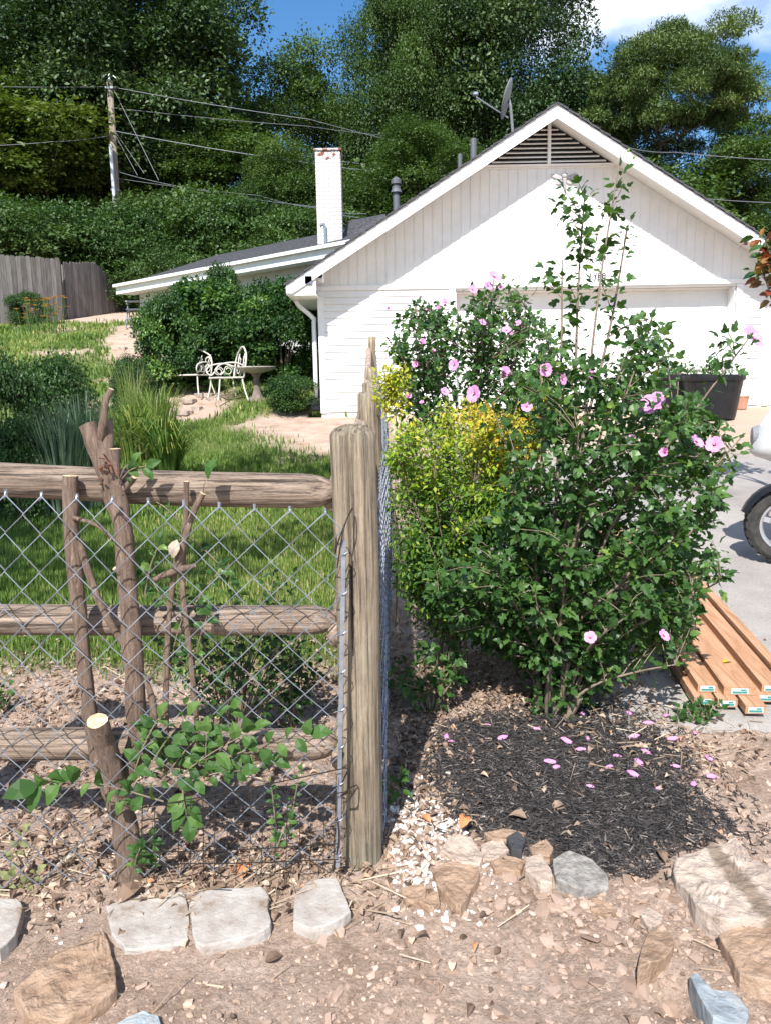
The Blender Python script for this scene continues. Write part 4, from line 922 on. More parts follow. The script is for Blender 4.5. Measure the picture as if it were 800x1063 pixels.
sl('flat_rock', [(672, 975), (690, 962), (700, 985), (694, 1003), (676, 1020), (660, 1030), (664, 1000)], .035, SAND, 'tall brown rock half sunk in soil above the dark hollow', 'rock', None, (-.1, -.2), 43, lump=.012)
# stepping stones of the path
for i, (u, v, w_, d_) in enumerate(((212, 410, 22, 6), (196, 416, 18, 8), (190, 428, 22, 9), (206, 402, 16, 5), (222, 415, 16, 5), (180, 440, 16, 8), (152, 362, 12, 6), (140, 350, 12, 6), (136, 370, 10, 6), (128, 362, 10, 5), (146, 343, 12, 4), (205, 424, 12, 5))):
    pts = [G(u + w_ * .5 * math.cos(t), v + d_ * .5 * math.sin(t)) for t in np.linspace(.2, 6.0, 7)]
    slab('stepping_stone', pts, .03, STONE, 'flat irregular stepping stone in the garden path across the lawn', 'paving stone', 'stepping stones of the garden path', seed=60 + i, sink=.05)

# ================================================================ wooden post-and-rail fence
def fine_grain(nt, b, g1, st):        # dark drying checks and fine fibres on weathered timber
    l = b.inputs['Base Color'].links[0].from_socket
    f1 = ramp(nt, tex(nt, 2.2, 8, .8, st), [(.36, (.18, .16, .14)), (.46, (.85, .85, .85)), (.62, (1.2, 1.2, 1.2))])
    f2 = ramp(nt, tex(nt, 3.0, 5, .6, (1.5, 1.5, 1.5)), [(.3, (.6, .58, .55)), (.6, (1.08, 1.08, 1.08))])
    nt.links.new(mixc(nt, .9, mixc(nt, .9, l, f1, 'MULTIPLY'), f2, 'MULTIPLY'), b.inputs['Base Color'])
    mu = nt.nodes.new('ShaderNodeMath'); mu.operation = 'ADD'; nt.links.new(g1, mu.inputs[0]); nt.links.new(f1, mu.inputs[1]); bump(nt, b, mu.outputs[0], 1.0, .006)
m, nt, b = _new('old_fence_wood')
g1 = tex(nt, 9, 10, .75, (9, 9, .35), dist=.5); gk = (26, 26, .5); g2 = tex(nt, 2.2, 4, .6, (1, 1, .6))
c = ramp(nt, g1, [(.30, (.08, .060, .042)), (.40, (.25, .195, .135)), (.56, (.41, .33, .235)), (.75, (.52, .45, .34))])
nt.links.new(mixc(nt, ramp(nt, g2, [(.45, (0, 0, 0)), (.65, (.75, .75, .75))]), c, mixc(nt, .55, c, (.21, .24, .18))), b.inputs['Base Color']); b.inputs['Roughness'].default_value = .9
fine_grain(nt, b, g1, (30, 30, .6)); OWV = m
m, nt, b = _new('old_rail_wood')
g1 = tex(nt, 9, 10, .75, (.35, 9, 9), dist=.5)
c = ramp(nt, g1, [(.30, (.07, .05, .037)), (.40, (.24, .175, .13)), (.55, (.42, .32, .245)), (.75, (.54, .44, .35))])
nt.links.new(c, b.inputs['Base Color']); b.inputs['Roughness'].default_value = .9; fine_grain(nt, b, g1, (.6, 30, 30)); OWH = m
m, nt, b = _new('old_rail_wood_long')
g1 = tex(nt, 5, 8, .7, (7, .45, 7), dist=.6)
nt.links.new(ramp(nt, g1, [(.30, (.07, .05, .037)), (.40, (.24, .175, .13)), (.55, (.42, .32, .245)), (.75, (.54, .44, .35))]), b.inputs['Base Color']); b.inputs['Roughness'].default_value = .9; bump(nt, b, g1, .8, .012); OWL = m
CRK = {3: 16, 5: 16, 7: 15}
def log(a, b_, r0, r1, seed, n=22, seg=26, crack=True, taper_end=False, dome=.012):
    """round timber with knots, a drying crack and slightly uneven surface"""
    a, b_ = Vector(a), Vector(b_); d = (b_ - a).normalized(); s = d.cross(Vector((0, 1, 0)) if abs(d.z) > .6 else Vector((0, 0, 1))).normalized(); t = s.cross(d)
    if abs(d.z) > .6: s, t = Vector((1, 0, 0)), Vector((0, 1, 0))
    V = []; F = []; crk = CRK.get(seed, -1)
    L_ = (b_ - a).length
    for i in range(seg + 1):
        k = i / seg; c = a.lerp(b_, k); r = r0 + (r1 - r0) * k
        if taper_end:
            e = (1 - k) * L_
            if e < .07: r *= .62 + .38 * math.sqrt(max(0, e / .07))
        off = Vector((mnoise.noise(Vector((k * 2.2, seed, 0))), mnoise.noise(Vector((k * 2.2, seed, 9))), mnoise.noise(Vector((k * 2.2, seed, 5))))) * .006
        for j in range(n):
            an = 2 * math.pi * j / n
            rr = r * (1 + .05 * mnoise.noise(Vector((math.cos(an) * 1.3, math.sin(an) * 1.3, k * 3 + seed))) + .012 * mnoise.noise(Vector((math.cos(an) * 9, math.sin(an) * 9, k * 2 + seed))))
            if crack and abs(d.z) > .6 and j == (n * 3) // 4 - 3: rr -= .035 * float(sstep(.55, .75, k))
            if crack and abs(d.z) < .6 and j == crk: rr -= .02 * float(sstep(.1, .2, k) * (1 - sstep(.9, .97, k)))
            V.append(c + off + (s * math.cos(an) + t * math.sin(an)) * rr)
    for i in range(seg):
        for j in range(n): F.append((i * n + j, i * n + (j + 1) % n, (i + 1) * n + (j + 1) % n, (i + 1) * n + j))
    base = seg * n
    for rr_, dz in ((.93, .25), (.8, .55), (.55, .85), (.28, 1.0)):
        o = len(V)
        for j in range(n): V.append(b_ + (V[base + j] - b_) * rr_ + d * dome * dz + d * .004 * mnoise.noise(Vector((j * 1.3, rr_ * 9, seed))))
        prev = base if rr_ == .93 else o - n
        for j in range(n): F.append((prev + j, prev + (j + 1) % n, o + (j + 1) % n, o + j))
        last = o
        if rr_ == .93: base2 = o
        base = seg * n
    F.append(tuple(last + j for j in range(n))); F.append(tuple(range(n))[::-1]); return V, F
pc = Vector((P(366, 450, FY).x, FY, 0)); pbx = P(376, 905, FY)
ft = thing('rail_fence', 'weathered round-timber rail fence running left from the big corner post', 'fence', (pbx.x, FY, 0), 'post and rail fences')
ztp = P(366, 452, FY).z
mb = MB(); mb.add(*log((pbx.x + .004, FY, -.3), (pc.x, FY, ztp - .0), (.0575), .065, 2, 80, 50, dome=.03)); obj('post', mb, OWV, ft, smooth=True)
for (vl, vr, r, sd_2, ys) in ((496, 511, .050, 3, .02), (646, 647, .046, 5, .05), (779, 781, .049, 7, .07)):
    a = P(-170, vl - (3 if vl < 500 else 0), FY + .02); b_ = P(344 if vl < 500 else 346, vr, FY + .02); a.y = FY + ys; b_.y = FY + ys
    mb = MB(); mb.add(*log(a, b_, r * 1.02, r, sd_2, 22, 50, taper_end=True)); obj('rail', mb, OWH, ft, smooth=True)
mb = MB(); mb.add(*log((P(-175, 700, FY).x, FY, -.3), (P(-175, 470, FY).x, FY, ztp), .06, .062, 4)); obj('post', mb, OWV, ft, smooth=True)
# receding run
posts = [(P(383, 409, 4.65), .072), (P(383.5, 398, 7.1), .07), (P(385, 382, 9.5), .068), (P(386, 350, 12.0), .06)]
fr = thing('rail_fence', 'weathered round-timber rail fence receding from the corner post to the garage', 'fence', (posts[0][0].x, 4.65, float(gz(-.1, 4.65))), 'post and rail fences')
prev = Vector((pc.x, FY, ztp)); pz = 0.0; prs = .062
for i, (p, r) in enumerate(posts):
    g_ = float(gz(p.x, p.y)); mb = MB(); mb.add(*log((p.x, p.y, g_ - .3), p, r, r * .97, 12 + i * 2, 20, 14)); obj('post', mb, OWV, fr, smooth=True)
    for k in range(3):
        f0, f1 = (.86, .55, .25)[k], (.86, .55, .25)[k]
        a = Vector((prev.x - .05, prev.y + .02, pz + (prev.z - pz) * f0)); b_ = Vector((p.x - .05, p.y - .02, g_ + (p.z - g_) * f1))
        mb = MB(); mb.add(*log(a, b_, .042, .042, 31 + i * 3 + k, 14, 16, crack=False)); obj('rail', mb, OWL, fr, smooth=True)
    prev = p; pz = g_; prs = r

# ================================================================ chain-link mesh
def chain_mesh(TL, TR, BL, BR, nw, nr, r=.0021, gap=.0035, side=Vector((0, 1, 0)), sides=4, topk=True, skip=None):
    mb = MB(); TL, TR, BL, BR = map(Vector, (TL, TR, BL, BR))
    def S(s, t): 
        a = TL.lerp(TR, s); b_ = BL.lerp(BR, s); return a.lerp(b_, t)
    for i in range(nw):
        pts = []; 
        for j in range(nr + 1):
            right = (i + j) % 2 == 0; s = (i + .5 + (.5 if right else -.5)) / nw; t = j / nr
            wob = .0035 * mnoise.noise(Vector((s * 9, t * 7, 1.7)))
            p = S(min(max(s, 0), 1), t) + side * (gap * (1 if right else -1) + .012 * mnoise.noise(Vector((s * 3, t * 2, .3)))) + Vector((wob, 0, wob))
            if j == 0:                                   # twisted knuckle at the top edge
                up_ = (TL - BL).normalized(); q = p + (S(min(max((i + .5) / nw, 0), 1), 1 / nr) - p) * .12
                pts.append(p + up_ * .006 + side * .004); 
            pts.append(p)
        mb.add(*tube(pts, r, sides, cap=False), rnd=random.random())
        if topk and i % 2 == 0:
            p = S((i + 1) / nw, 0); mb.add(*tube([p + Vector((0, 0, .012)), p - Vector((0, 0, .004)), S((i + .8) / nw, .25 / nr), ], [r * 2.0, r * 2.2, r * 1.2], 6))
    return mb
YM = 2.075
TL, TR, BL, BR = P(-160, 503, YM), P(356, 533, YM), P(-160, 935, YM), P(351, 893, YM)
cf = thing('chain_link_fence', 'galvanised chain-link mesh hung on the rail fence in front of the cut shrub', 'wire fence', (-.7, YM, 0), 'chain-link meshes on the rail fences')
mb = chain_mesh(TL, TR, BL, BR, 28, 22); obj('wire_mesh', mb, GALV, cf)
mb = MB(); a, b_ = P(357, 560, YM - .008), P(351, 900, YM - .008); mb.add(*obox(a, b_, .012, .005, (0, 1, 0))); obj('tension_bar', mb, GALV, cf)
DW = pm('dark_wire', (.06, .05, .045), 9, .5, bmp=0, metal=.6)
mb = MB(); mb.add(*tube(catmull([P(348, 575, YM), P(352, 560, YM - .02), P(362, 535, YM - .01), P(366, 528, YM + .04), P(357, 548, YM - .02), P(350, 590, YM)], 5), .002, 5)); obj('tie_wire', mb, DW, cf)
mb = MB(); mb.add(*tube(catmull([P(347, 905, YM + .01), P(352, 870, YM - .02), P(350, 830, YM), P(362, 800, YM - .03), P(361, 822, YM - .03), P(351, 826, YM)], 5), .0022, 5)); obj('tie_wire', mb, DW, cf)
for k in range(9):                                       # mesh hooks round the tension bar
    z = a.lerp(b_, .04 + k * .115); mb = MB(); mb.add(*tube([z + Vector((-.02, .005, -.012)), z + Vector((.004, -.008, .0)), z + Vector((.012, -.004, .006)), z + Vector((.01, .008, .01))], .0019, 5)); obj('hook', mb, GALV, cf)
# receding mesh, seen almost edge-on
xm = P(399, 600, 2.3).x
ck = thing('chain_link_fence', 'chain-link mesh seen almost edge-on along the receding rail fence', 'wire fence', (xm, 2.3, 0), 'chain-link meshes on the rail fences')
stn = [(2.26, 0)] + [(p.y, float(gz(p.x, p.y))) for p, r in posts]; hm = 1.13
mbm = MB()
xs = [P(391, 560, 2.26).x, P(402.5, 470, 4.65).x, P(400, 440, 7.1).x, P(393, 420, 9.5).x, P(391, 405, 12).x]
for (i, ((y0, g0), (y1, g1_))) in enumerate(zip(stn[:-1], stn[1:])):
    x0, x1 = xs[i], xs[i + 1]; n = int((y1 - y0) / .0475)
    q = chain_mesh((x0 + .0, y0, g0 + hm), (x1, y1, g1_ + hm), (x0 + .006, y0, g0 + .02), (x1, y1, g1_ + .02), n, 22, side=Vector((1, 0, 0)), sides=3, topk=False, r=.0017)
    v, f, a_ = q.data(); off = mbm.n; mbm.v.append(v); mbm.a.append(a_); [mbm.f.append(x_ + off) for x_ in f]; mbm.n += len(v)
obj('wire_mesh', mbm, GALV, ck)
a, b_ = P(391, 535, 2.24), P(397, 893, 2.24); mb = MB(); mb.add(*obox(a, b_, .007, .012, (0, 1, 0))); obj('tension_bar', mb, GALV, ck)
for k in range(10):
    z = a.lerp(b_, .03 + k * .103); mb = MB(); mb.add(*tube([z + Vector((.004, .02, -.012)), z + Vector((.007, -.008, .0)), z + Vector((-.006, -.009, .004)), z + Vector((-.006, .01, .012))], .002, 5)); obj('hook', mb, GALV, ck)
# welded wire panel at the foot of the fence
wp = thing('welded_wire_panel', 'low dark welded-wire panel leaning at the foot of the chain-link mesh', 'wire panel', (P(250, 880, 2.03).x, 2.03, 0))
YW = 2.045; mb = MB()
for k in range(17):
    u = 148 + k * 12.6; t = k / 16; mb.add(*tube([P(u, 836 - 30 * t + random.uniform(-3, 3), YW), P(u - 1 + random.uniform(-2, 2), 903, YW + .015)], .0014, 4))
for k, (vl, vr, ul, ur) in enumerate(((839, 797, 146, 360), (852, 822, 146, 360), (868, 851, 150, 262), (885, 876, 146, 352), (897, 892, 146, 352))):
    mb.add(*tube(catmull([P(ul, vl, YW - .002), P((ul + ur) / 2, (vl + vr) / 2 + 1.5, YW - .003), P(ur, vr, YW - .002)], 4), .0017, 4))
mb.add(*tube([P(360, 797, YW), P(362, 799, YW - .01), P(361, 822, YW - .01), P(358, 824, YW)], .0018, 5))
obj('wire_grid', mb, DW, wp)
# ================================================================ shrubs near the camera
LM_HIB = leafmat('hibiscus_leaves', [(0, (.022, .058, .016)), (.5, (.052, .12, .030)), (.85, (.10, .19, .045)), (1, (.20, .30, .06))], .40, .32)
LM_NAN = leafmat('golden_leaves', [(0, (.03, .085, .015)), (.30, (.10, .20, .022)), (.58, (.28, .38, .035)), (.85, (.52, .46, .05)), (1, (.58, .38, .06))], .5, .3)
LM_BRI = leafmat('fresh_leaves', [(0, (.03, .08, .018)), (.6, (.06, .135, .03)), (1, (.12, .21, .05))], .55, .3)
LM_ROSE = leafmat('dark_small_leaves', [(0, (.022, .055, .014)), (.6, (.045, .10, .022)), (1, (.09, .16, .04))], .42, .25)
TWIG = pm('twig_bark', [(.3, (.14, .105, .075)), (.7, (.27, .215, .16))], 14, .9, (2, 2, .5), .5, .004)
def inpoly(poly, u, v):
    return poly_dist(poly, np.array([u]), np.array([v]))[0] > 0
NF, NT = 5.5, -.02
def sample_tips(poly, n, yf, seed, zmin=.08):
    rs = random.Random(seed); us = [p[0] for p in poly]; vs = [p[1] for p in poly]; out = []
    while len(out) < n:
        u, v = rs.uniform(min(us), max(us)), rs.uniform(min(vs), max(vs))
        if inpoly(poly, u, v):
            p = P(u, v, yf(rs, u, v))
            if mnoise.noise(Vector((p.x * NF, p.y * NF, p.z * NF + seed))) < NT: continue
            if p.z > float(gz(p.x, p.y)) + zmin: out.append(p)
    return out
def grow(base_pts, mains, tips, seed, r0=.011, r1=.0022, rmain=None):
    """stems: mains go from the base outwards; every other tip leaves the nearest lower main. returns mesh, list of twig polylines"""
    rs = random.Random(seed); mb = MB(); lines = []; nodes = []
    for i, t in enumerate(mains):
        b_ = Vector(base_pts[i % len(base_pts)]); mid = b_.lerp(t, .45) + Vector(((b_.x - t.x) * .12 + rs.uniform(-.03, .03), rs.uniform(-.04, .04), .06 * (t - b_).length))
        c = catmull([b_ - Vector((0, 0, .04)), b_.lerp(mid, .4) + Vector((rs.uniform(-.02, .02),) * 2 + (0,)), mid, mid.lerp(t, .55) + Vector((rs.uniform(-.03, .03),) * 2 + (.01,)), t], 5); m_ = len(c)
        rr = (rmain or r0) * rs.uniform(.8, 1.2); mb.add(*tube(c, [rr * (1 - .85 * k / m_) + r1 * .6 for k in range(m_)], 6, cap=False), rnd=rs.random()); lines.append(c)
        for k in range(m_): nodes.append((c[k], rr * (1 - .85 * k / m_)))
    nod = np.array([n_[0][:] for n_ in nodes])
    for t in tips:
        d = nod - np.array(t[:]); dist = np.linalg.norm(d, axis=1) + np.maximum(0, d[:, 2] + .05) * 4 + np.abs(np.linalg.norm(d, axis=1) - .22) * .4
        k = int(dist.argmin()); b_ = nodes[k][0]; L_ = (t - b_).length; mid = b_.lerp(t, .5) + Vector((rs.uniform(-.1, .1) * L_, rs.uniform(-.1, .1) * L_, .1 * L_))
        c = catmull([b_, mid, t], 4); mb.add(*tube(c, [max(r1 * 1.5, min(nodes[k][1] * .7, r0 * .5)) * (1 - .6 * j / len(c)) for j in range(len(c))], 5, cap=False), rnd=rs.random()); lines.append(c)
    return mb, lines
def clothe(lines, mat_size, step, T, seed, up=.55, tail=.42, spread=.045, tint=None, sizej=(.55, 1.25), droop=-.25, keep=1.0, sunface=.35):
    rs = np.random.default_rng(seed); pos = []; dr_ = []; 
    for c in lines:
        L_ = [0]
        for a, b_ in zip(c[:-1], c[1:]): L_.append(L_[-1] + (b_ - a).length)
        tot = L_[-1]; s = max(0.0, tot - tail); ang = rs.uniform(0, 6.28)
        while s < tot:
            k = next(i for i in range(len(L_) - 1) if L_[i + 1] >= s - 1e-9); t = (s - L_[k]) / max(1e-6, L_[k + 1] - L_[k]); p = c[k].lerp(c[k + 1], t); d = (c[k + 1] - c[k]).normalized()
            ang += 2.4; o = d.orthogonal().normalized(); o2 = d.cross(o); q = o * math.cos(ang) + o2 * math.sin(ang)
            if rs.random() < keep: pos.append(p + q * rs.uniform(.2, 1) * spread); dr_.append(q * .9 + d * .35 + Vector((0, 0, droop + rs.normal(0, .25))))
            s += step * rs.uniform(.6, 1.4)
        pos.append(c[-1]); dr_.append((c[-1] - c[-2]).normalized() + Vector((0, 0, .1)))
    pos = np.array([p[:] for p in pos]); dr_ = norm(np.array([p[:] for p in dr_])); n = len(pos)
    nr = norm(np.array([0, 0, up]) + TOSUN * sunface + rs.normal(size=(n, 3)) * .42)
    mb = MB(); rnd = np.clip(rs.normal(.45, .22, n), 0, 1) if tint is None else np.clip(tint(pos, rs), 0, 1)
    leaves(mb, pos, dr_, nr, mat_size * rs.uniform(*sizej, n), T, rnd); return mb, pos
def shrub_obj(name, label, cat, base, mbst, mblf, lm, st=TWIG, group=None):
    t = thing(name, label, cat, base, group); obj('stems', mbst, st, t, smooth=True); obj('foliage', mblf, lm, t); return t

# flower and bud meshes
PINK = pm('petal_pink', [(.3, (.52, .19, .42)), (.7, (.70, .36, .58))], 30, .6, bmp=0, spec=.2); CREAM = flat('stamen_cream', (.78, .72, .50)); MAG = pm('petal_base', (.28, .02, .10), 8, .6, bmp=0)
BUDM = leafmat('bud_green', [(0, (.12, .20, .05)), (1, (.22, .32, .09))], .6, .1)
def flower_mb(open_=1.0):
    mb = MB()
    for k in range(5):
        a = k * 2 * math.pi / 5; V = []; F = []
        for i, (r, w_, z) in enumerate(((.05, .10, 0), (.35, .34, .18), (.75, .52, .30), (1.0, .40, .28 + .06 * (k % 2)))):
            for j in range(5):
                t = (j - 2) / 2; rr = r * (1 - .12 * t * t * (i > 1)); x = rr * open_; y = t * w_ * (.7 + .3 * open_); zz = z * (1 + (1 - open_) * 3) + .06 * math.cos(j * 2.5 + i) * (i > 1) - .04 * abs(t)
                V.append((x * math.cos(a) - y * math.sin(a), x * math.sin(a) + y * math.cos(a), zz))
        for i in range(3):
            for j in range(4): F.append((i * 5 + j, i * 5 + j + 1, i * 5 + j + 6, i * 5 + j + 5))
        mb.add(V, F)
    return mb
FL = make_mesh('flower_petals', flower_mb(1.0), PINK, smooth=True); FH = make_mesh('half_open_petals', flower_mb(.45), PINK, smooth=True)
mb = MB(); mb.add(*tube([(0, 0, 0), (0, 0, .30), (0, 0, .48)], [.05, .05, .03], 6)); [mb.add(ICO1[0] * .035 + np.array([.06 * math.cos(a * 2.4), .06 * math.sin(a * 2.4), .22 + .025 * a]), ICO1[1]) for a in range(9)]; ST = make_mesh('stamen', mb, CREAM, smooth=True)
mb = MB(); mb.add(*lathe([(0.0, .012), (.17, .03), (.22, .085), (.1, .1)], 12)); EY = make_mesh('flower_eye', mb, MAG, smooth=True)
mb = MB(); v, f = lathe([(.02, -.2), (.25, 0), (.42, .4), (.36, .8), (.12, 1.05), (0, 1.1)], 8); mb.add(v, f); BD = make_mesh('bud', mb, BUDM, smooth=True)
mb = MB(); V = []; F = []
for i in range(7):
    t = i / 6; r = .16 * math.sin(math.pi * (.12 + .8 * t)) + .03
    for j in range(8): a = j * math.pi / 4 + t * 1.6; rr = r * (1 + .25 * (j % 2)); V.append((t - .5, rr * math.cos(a) * 1.3, max(0.0, rr * math.sin(a) + .12)))
for i in range(6):
    for j in range(8): F.append((i * 8 + j, i * 8 + (j + 1) % 8, i * 8 + 8 + (j + 1) % 8, i * 8 + 8 + j))
mb.add(V, F); FALL = mb
def put_flowers(t, lst, y0, seed, default_r=.042):
    rs = random.Random(seed)
    for (u, v, rp, dy) in lst:
        p = P(u, v, y0 + dy); r = rp / FPX * p.y; half = rs.random() < .45
        fdir = Vector((rs.uniform(-.7, .7), -rs.uniform(.5, 1), rs.uniform(-.1, .9))).normalized(); e = fdir.to_track_quat('Z', 'Y').to_euler()
        o = inst('flower', FH if half else FL, t, p, e, r)
        if not half:
            for nm, me in (('stamen', ST), ('flower_eye', EY)):
                c = bpy.data.objects.new(nm, me); COL.objects.link(c); c.parent = o
def put_buds(t, lines, n, seed, s=.012):
    rs = random.Random(seed)
    for c in rs.sample(lines, min(n, len(lines))):
        d = (c[-1] - c[-2]).normalized() + Vector((rs.uniform(-.4, .4), rs.uniform(-.4, .4), .3)); inst('flower_bud', BD, t, c[-1] + d * .01, d.to_track_quat('Z', 'Y').to_euler(), s * rs.uniform(.7, 1.2))

# --- big rose of sharon
HB = G(572, 737); HB.z = float(gz(HB.x, HB.y)) + .02
poly = [(528, 470), (518, 425), (548, 380), (585, 352), (612, 368), (640, 372), (655, 345), (676, 326), (694, 350), (700, 395), (735, 425), (768, 452), (772, 478), (745, 500), (738, 545), (742, 575), (728, 620), (712, 660), (690, 690), (640, 700), (590, 700), (545, 690), (500, 668), (450, 650), (430, 605), (470, 580), (510, 545)]
yf = lambda rs, u, v: 3.42 + rs.uniform(-.55, .55) * (1 if v < 640 else .75)
mains = [P(u, v, y) for u, v, y in ((642, 172, 3.35), (606, 205, 3.5), (650, 240, 3.45), (583, 270, 3.45), (676, 330, 3.2), (560, 372, 3.6), (510, 420, 3.3), (640, 395, 3.0), (776, 352, 3.15), (768, 455, 3.3), (742, 530, 3.1), (748, 603, 3.05), (530, 520, 3.2), (455, 620, 3.1), (600, 450, 2.95), (540, 500, 3.0), (700, 560, 2.95), (660, 500, 3.8), (590, 560, 2.9), (520, 600, 3.0), (700, 690, 3.0), (560, 640, 2.92), (650, 640, 2.9), (530, 440, 3.7), (700, 440, 3.7))]
tips = sample_tips(poly, 640, yf, 4) + sample_tips([(440,590),(545,560),(690,560),(735,600),(690,690),(560,695),(470,655)], 130, yf, 6)
xt = [P(u, v, y) for u, v, y in ((600, 190, 3.45), (625, 215, 3.4), (590, 222, 3.45), (655, 228, 3.4), (598, 245, 3.45), (630, 255, 3.4), (576, 210, 3.5), (584, 195, 3.45), (640, 285, 3.4), (625, 298, 3.4), (562, 275, 3.5), (560, 290, 3.5), (610, 275, 3.45), (592, 300, 3.45), (645, 195, 3.38), (606, 228, 3.45), (618, 240, 3.4), (598, 325, 3.45), (755, 345, 3.15), (745, 350, 3.15), (740, 360, 3.15), (690, 340, 3.2), (695, 372, 3.2), (665, 360, 3.2), (660, 345, 3.2), (740, 580, 3.1), (750, 595, 3.08), (720, 640, 3.05), (738, 560, 3.1), (728, 620, 3.05), (650, 395, 3.2), (770, 470, 3.2), (760, 490, 3.2))]
bases = [HB + Vector((math.cos(a) * .07, math.sin(a) * .05, 0)) for a in np.linspace(0, 6, 11)]
ms, lines = grow(bases, mains, tips + xt, 4, .008, .0016, .010)
nm = len(mains)
lf1, _ = clothe(lines[:nm], .050, .022, LOBED, 5, tail=1.15, spread=.05, keep=.9); lf2, _ = clothe(lines[nm:], .045, .0115, LOBED, 6, tail=.19, spread=.035)
v, f, a_ = lf2.data(); off = lf1.n; lf1.v.append(v); lf1.a.append(a_); [lf1.f.append(x_ + off) for x_ in f]; lf1.n += len(v)
hib = shrub_obj('rose_of_sharon', 'large rose of sharon bush with one tall shoot, standing in the mulch', 'shrub', HB, ms, lf1, LM_HIB, group='rose of sharon bushes')
put_flowers(hib, [(611, 395, 11, -.3), (677, 421, 15, -.45), (655, 457, 9, -.45), (566, 384, 7, -.2), (779, 351, 14, -.22), (741, 462, 9, -.3), (690, 471, 10, -.4), (722, 459, 8, -.4), (521, 392, 12, -.15), (492, 409, 9, -.2), (546, 422, 6, -.2), (612, 662, 7, -.52), (688, 660, 7, -.45), (583, 394, 6, -.2)], 3.42, 3)
put_buds(hib, lines[nm:], 60, 9)
for (u, v) in ((628, 212), (624, 224), (620, 240), (651, 158), (657, 165)): inst('flower_bud', BD, hib, P(u, v, 3.38), (0, .3, 0), .014)
# old cut stub at its foot
mb = MB(); s0 = HB + Vector((.05, -.06, -.03)); mb.add(*tube([s0, s0 + Vector((.03, -.02, .06)), s0 + Vector((.045, -.04, .11))], [.022, .02, .018], 9, jit=.1)); obj('cut_stub', mb, TWIG, hib)
for k in range(5):
    a = k * 1.25; mb = MB(); b_ = HB + Vector((math.cos(a) * .06, math.sin(a) * .05, -.03)); mb.add(*tube(catmull([b_, b_ + Vector((math.cos(a) * .03, math.sin(a) * .03, .18)), b_ + Vector((math.cos(a) * .06, math.sin(a) * .05, .42))], 4), [.013, .013, .012, .011, .010, .009, .008, .007, .006], 7, jit=.15)); obj('thick_stem', mb, TWIG, hib, smooth=True)

# --- second rose of sharon, further back beside the garage
poly2 = [(402, 405), (402, 340), (425, 312), (452, 322), (490, 312), (512, 292), (545, 305), (575, 350), (585, 400), (560, 440), (480, 445), (420, 440)]
B2 = Vector((P(480, 400, 5.3).x, 5.3, float(gz(.6, 5.3)))); m2 = [P(u, v, y) for u, v, y in ((512, 288, 5.3), (490, 300, 5.1), (455, 316, 5.2), (430, 318, 5.6), (410, 350, 5.6), (545, 320, 5.4), (570, 370, 5.3), (440, 400, 5.0), (500, 380, 4.9), (540, 420, 4.9))]
t2 = sample_tips(poly2, 380, lambda rs, u, v: 5.3 + rs.uniform(-.6, .6), 14)
ms2, l2 = grow([B2 + Vector((math.cos(a) * .1, math.sin(a) * .1, 0)) for a in range(6)], m2, t2, 15, .011, .0022)
f2, _ = clothe(l2, .046, .019, LOBED, 16, tail=.30, spread=.05)
h2 = shrub_obj('rose_of_sharon', 'rose of sharon full of pink blooms behind the golden shrub, before the lap siding', 'shrub', B2, ms2, f2, LM_HIB, group='rose of sharon bushes')
put_flowers(h2, [(437, 358, 7, -.5), (433, 379, 7, -.5), (471, 379, 6, -.45), (424, 413, 7, -.55), (438, 420, 5, -.5), (461, 407, 5, -.5), (512, 288, 8, 0), (506, 297, 5, 0), (519, 299, 5, 0), (490, 301, 5, -.1), (462, 314, 5, 0), (456, 321, 5, 0), (445, 322, 4, .1), (403, 321, 4, .2), (443, 325, 4, .1), (525, 343, 5, -.3), (531, 348, 4, -.3), (537, 336, 4, -.2), (407, 410, 6, -.5), (449, 366, 4, -.4), (500, 335, 4, -.2)], 4.95, 13)
put_buds(h2, l2, 25, 19, .012)

# --- golden shrub
poly3 = [(401, 455), (425, 440), (455, 424), (490, 418), (532, 418), (566, 436), (552, 470), (528, 480), (520, 520), (505, 560), (480, 610), (450, 640), (415, 610), (405, 540)]
poly3 = [(400, 460), (412, 438), (440, 446), (452, 424), (490, 418), (532, 414), (568, 430), (575, 465), (545, 478), (540, 520), (520, 570), (480, 612), (450, 640), (412, 612), (402, 540)]
poly3b = [(405, 560), (500, 540), (520, 600), (480, 660), (420, 650)]
B3 = Vector((P(468, 600, 3.75).x, 3.75, float(gz(.4, 3.75)))); m3 = [P(u, v, y) for u, v, y in ((430, 445, 3.7), (465, 430, 3.9), (505, 422, 4.0), (550, 432, 4.1), (520, 470, 3.7), (415, 490, 3.5), (450, 500, 3.4), (490, 500, 3.5), (430, 560, 3.4), (470, 560, 3.35), (510, 540, 3.6), (440, 610, 3.4))]
t3 = sample_tips(poly3, 760, lambda rs, u, v: 3.75 + rs.uniform(-.42, .42), 24) + sample_tips(poly3b, 150, lambda rs, u, v: 3.75 + rs.uniform(-.5, .3), 28)
ms3, l3 = grow([B3 + Vector((math.cos(a) * .08, math.sin(a) * .08, 0)) for a in range(6)], m3, t3, 25, .007, .0013)
xa, za = P(445, 520, 3.7).x, P(445, 520, 3.7).z
tn = lambda p, rs: .12 + .40 * sstep(-.35, .42, (p[:, 2] - za) + .25 * (p[:, 0] - xa)) + .34 * sstep(.22, .50, (p[:, 2] - za) * .75 + .75 * (p[:, 0] - xa)) + rs.normal(0, .17, len(p))
f3, _ = clothe(l3, .027, .0052, LANCEW, 26, tail=.15, spread=.028, tint=tn, sizej=(.6, 1.5)); T_ = None
shrub_obj('golden_shrub', 'fine-leaved shrub turning from lime green to golden orange, beside the receding mesh fence', 'shrub', B3, ms3, f3, LM_NAN)
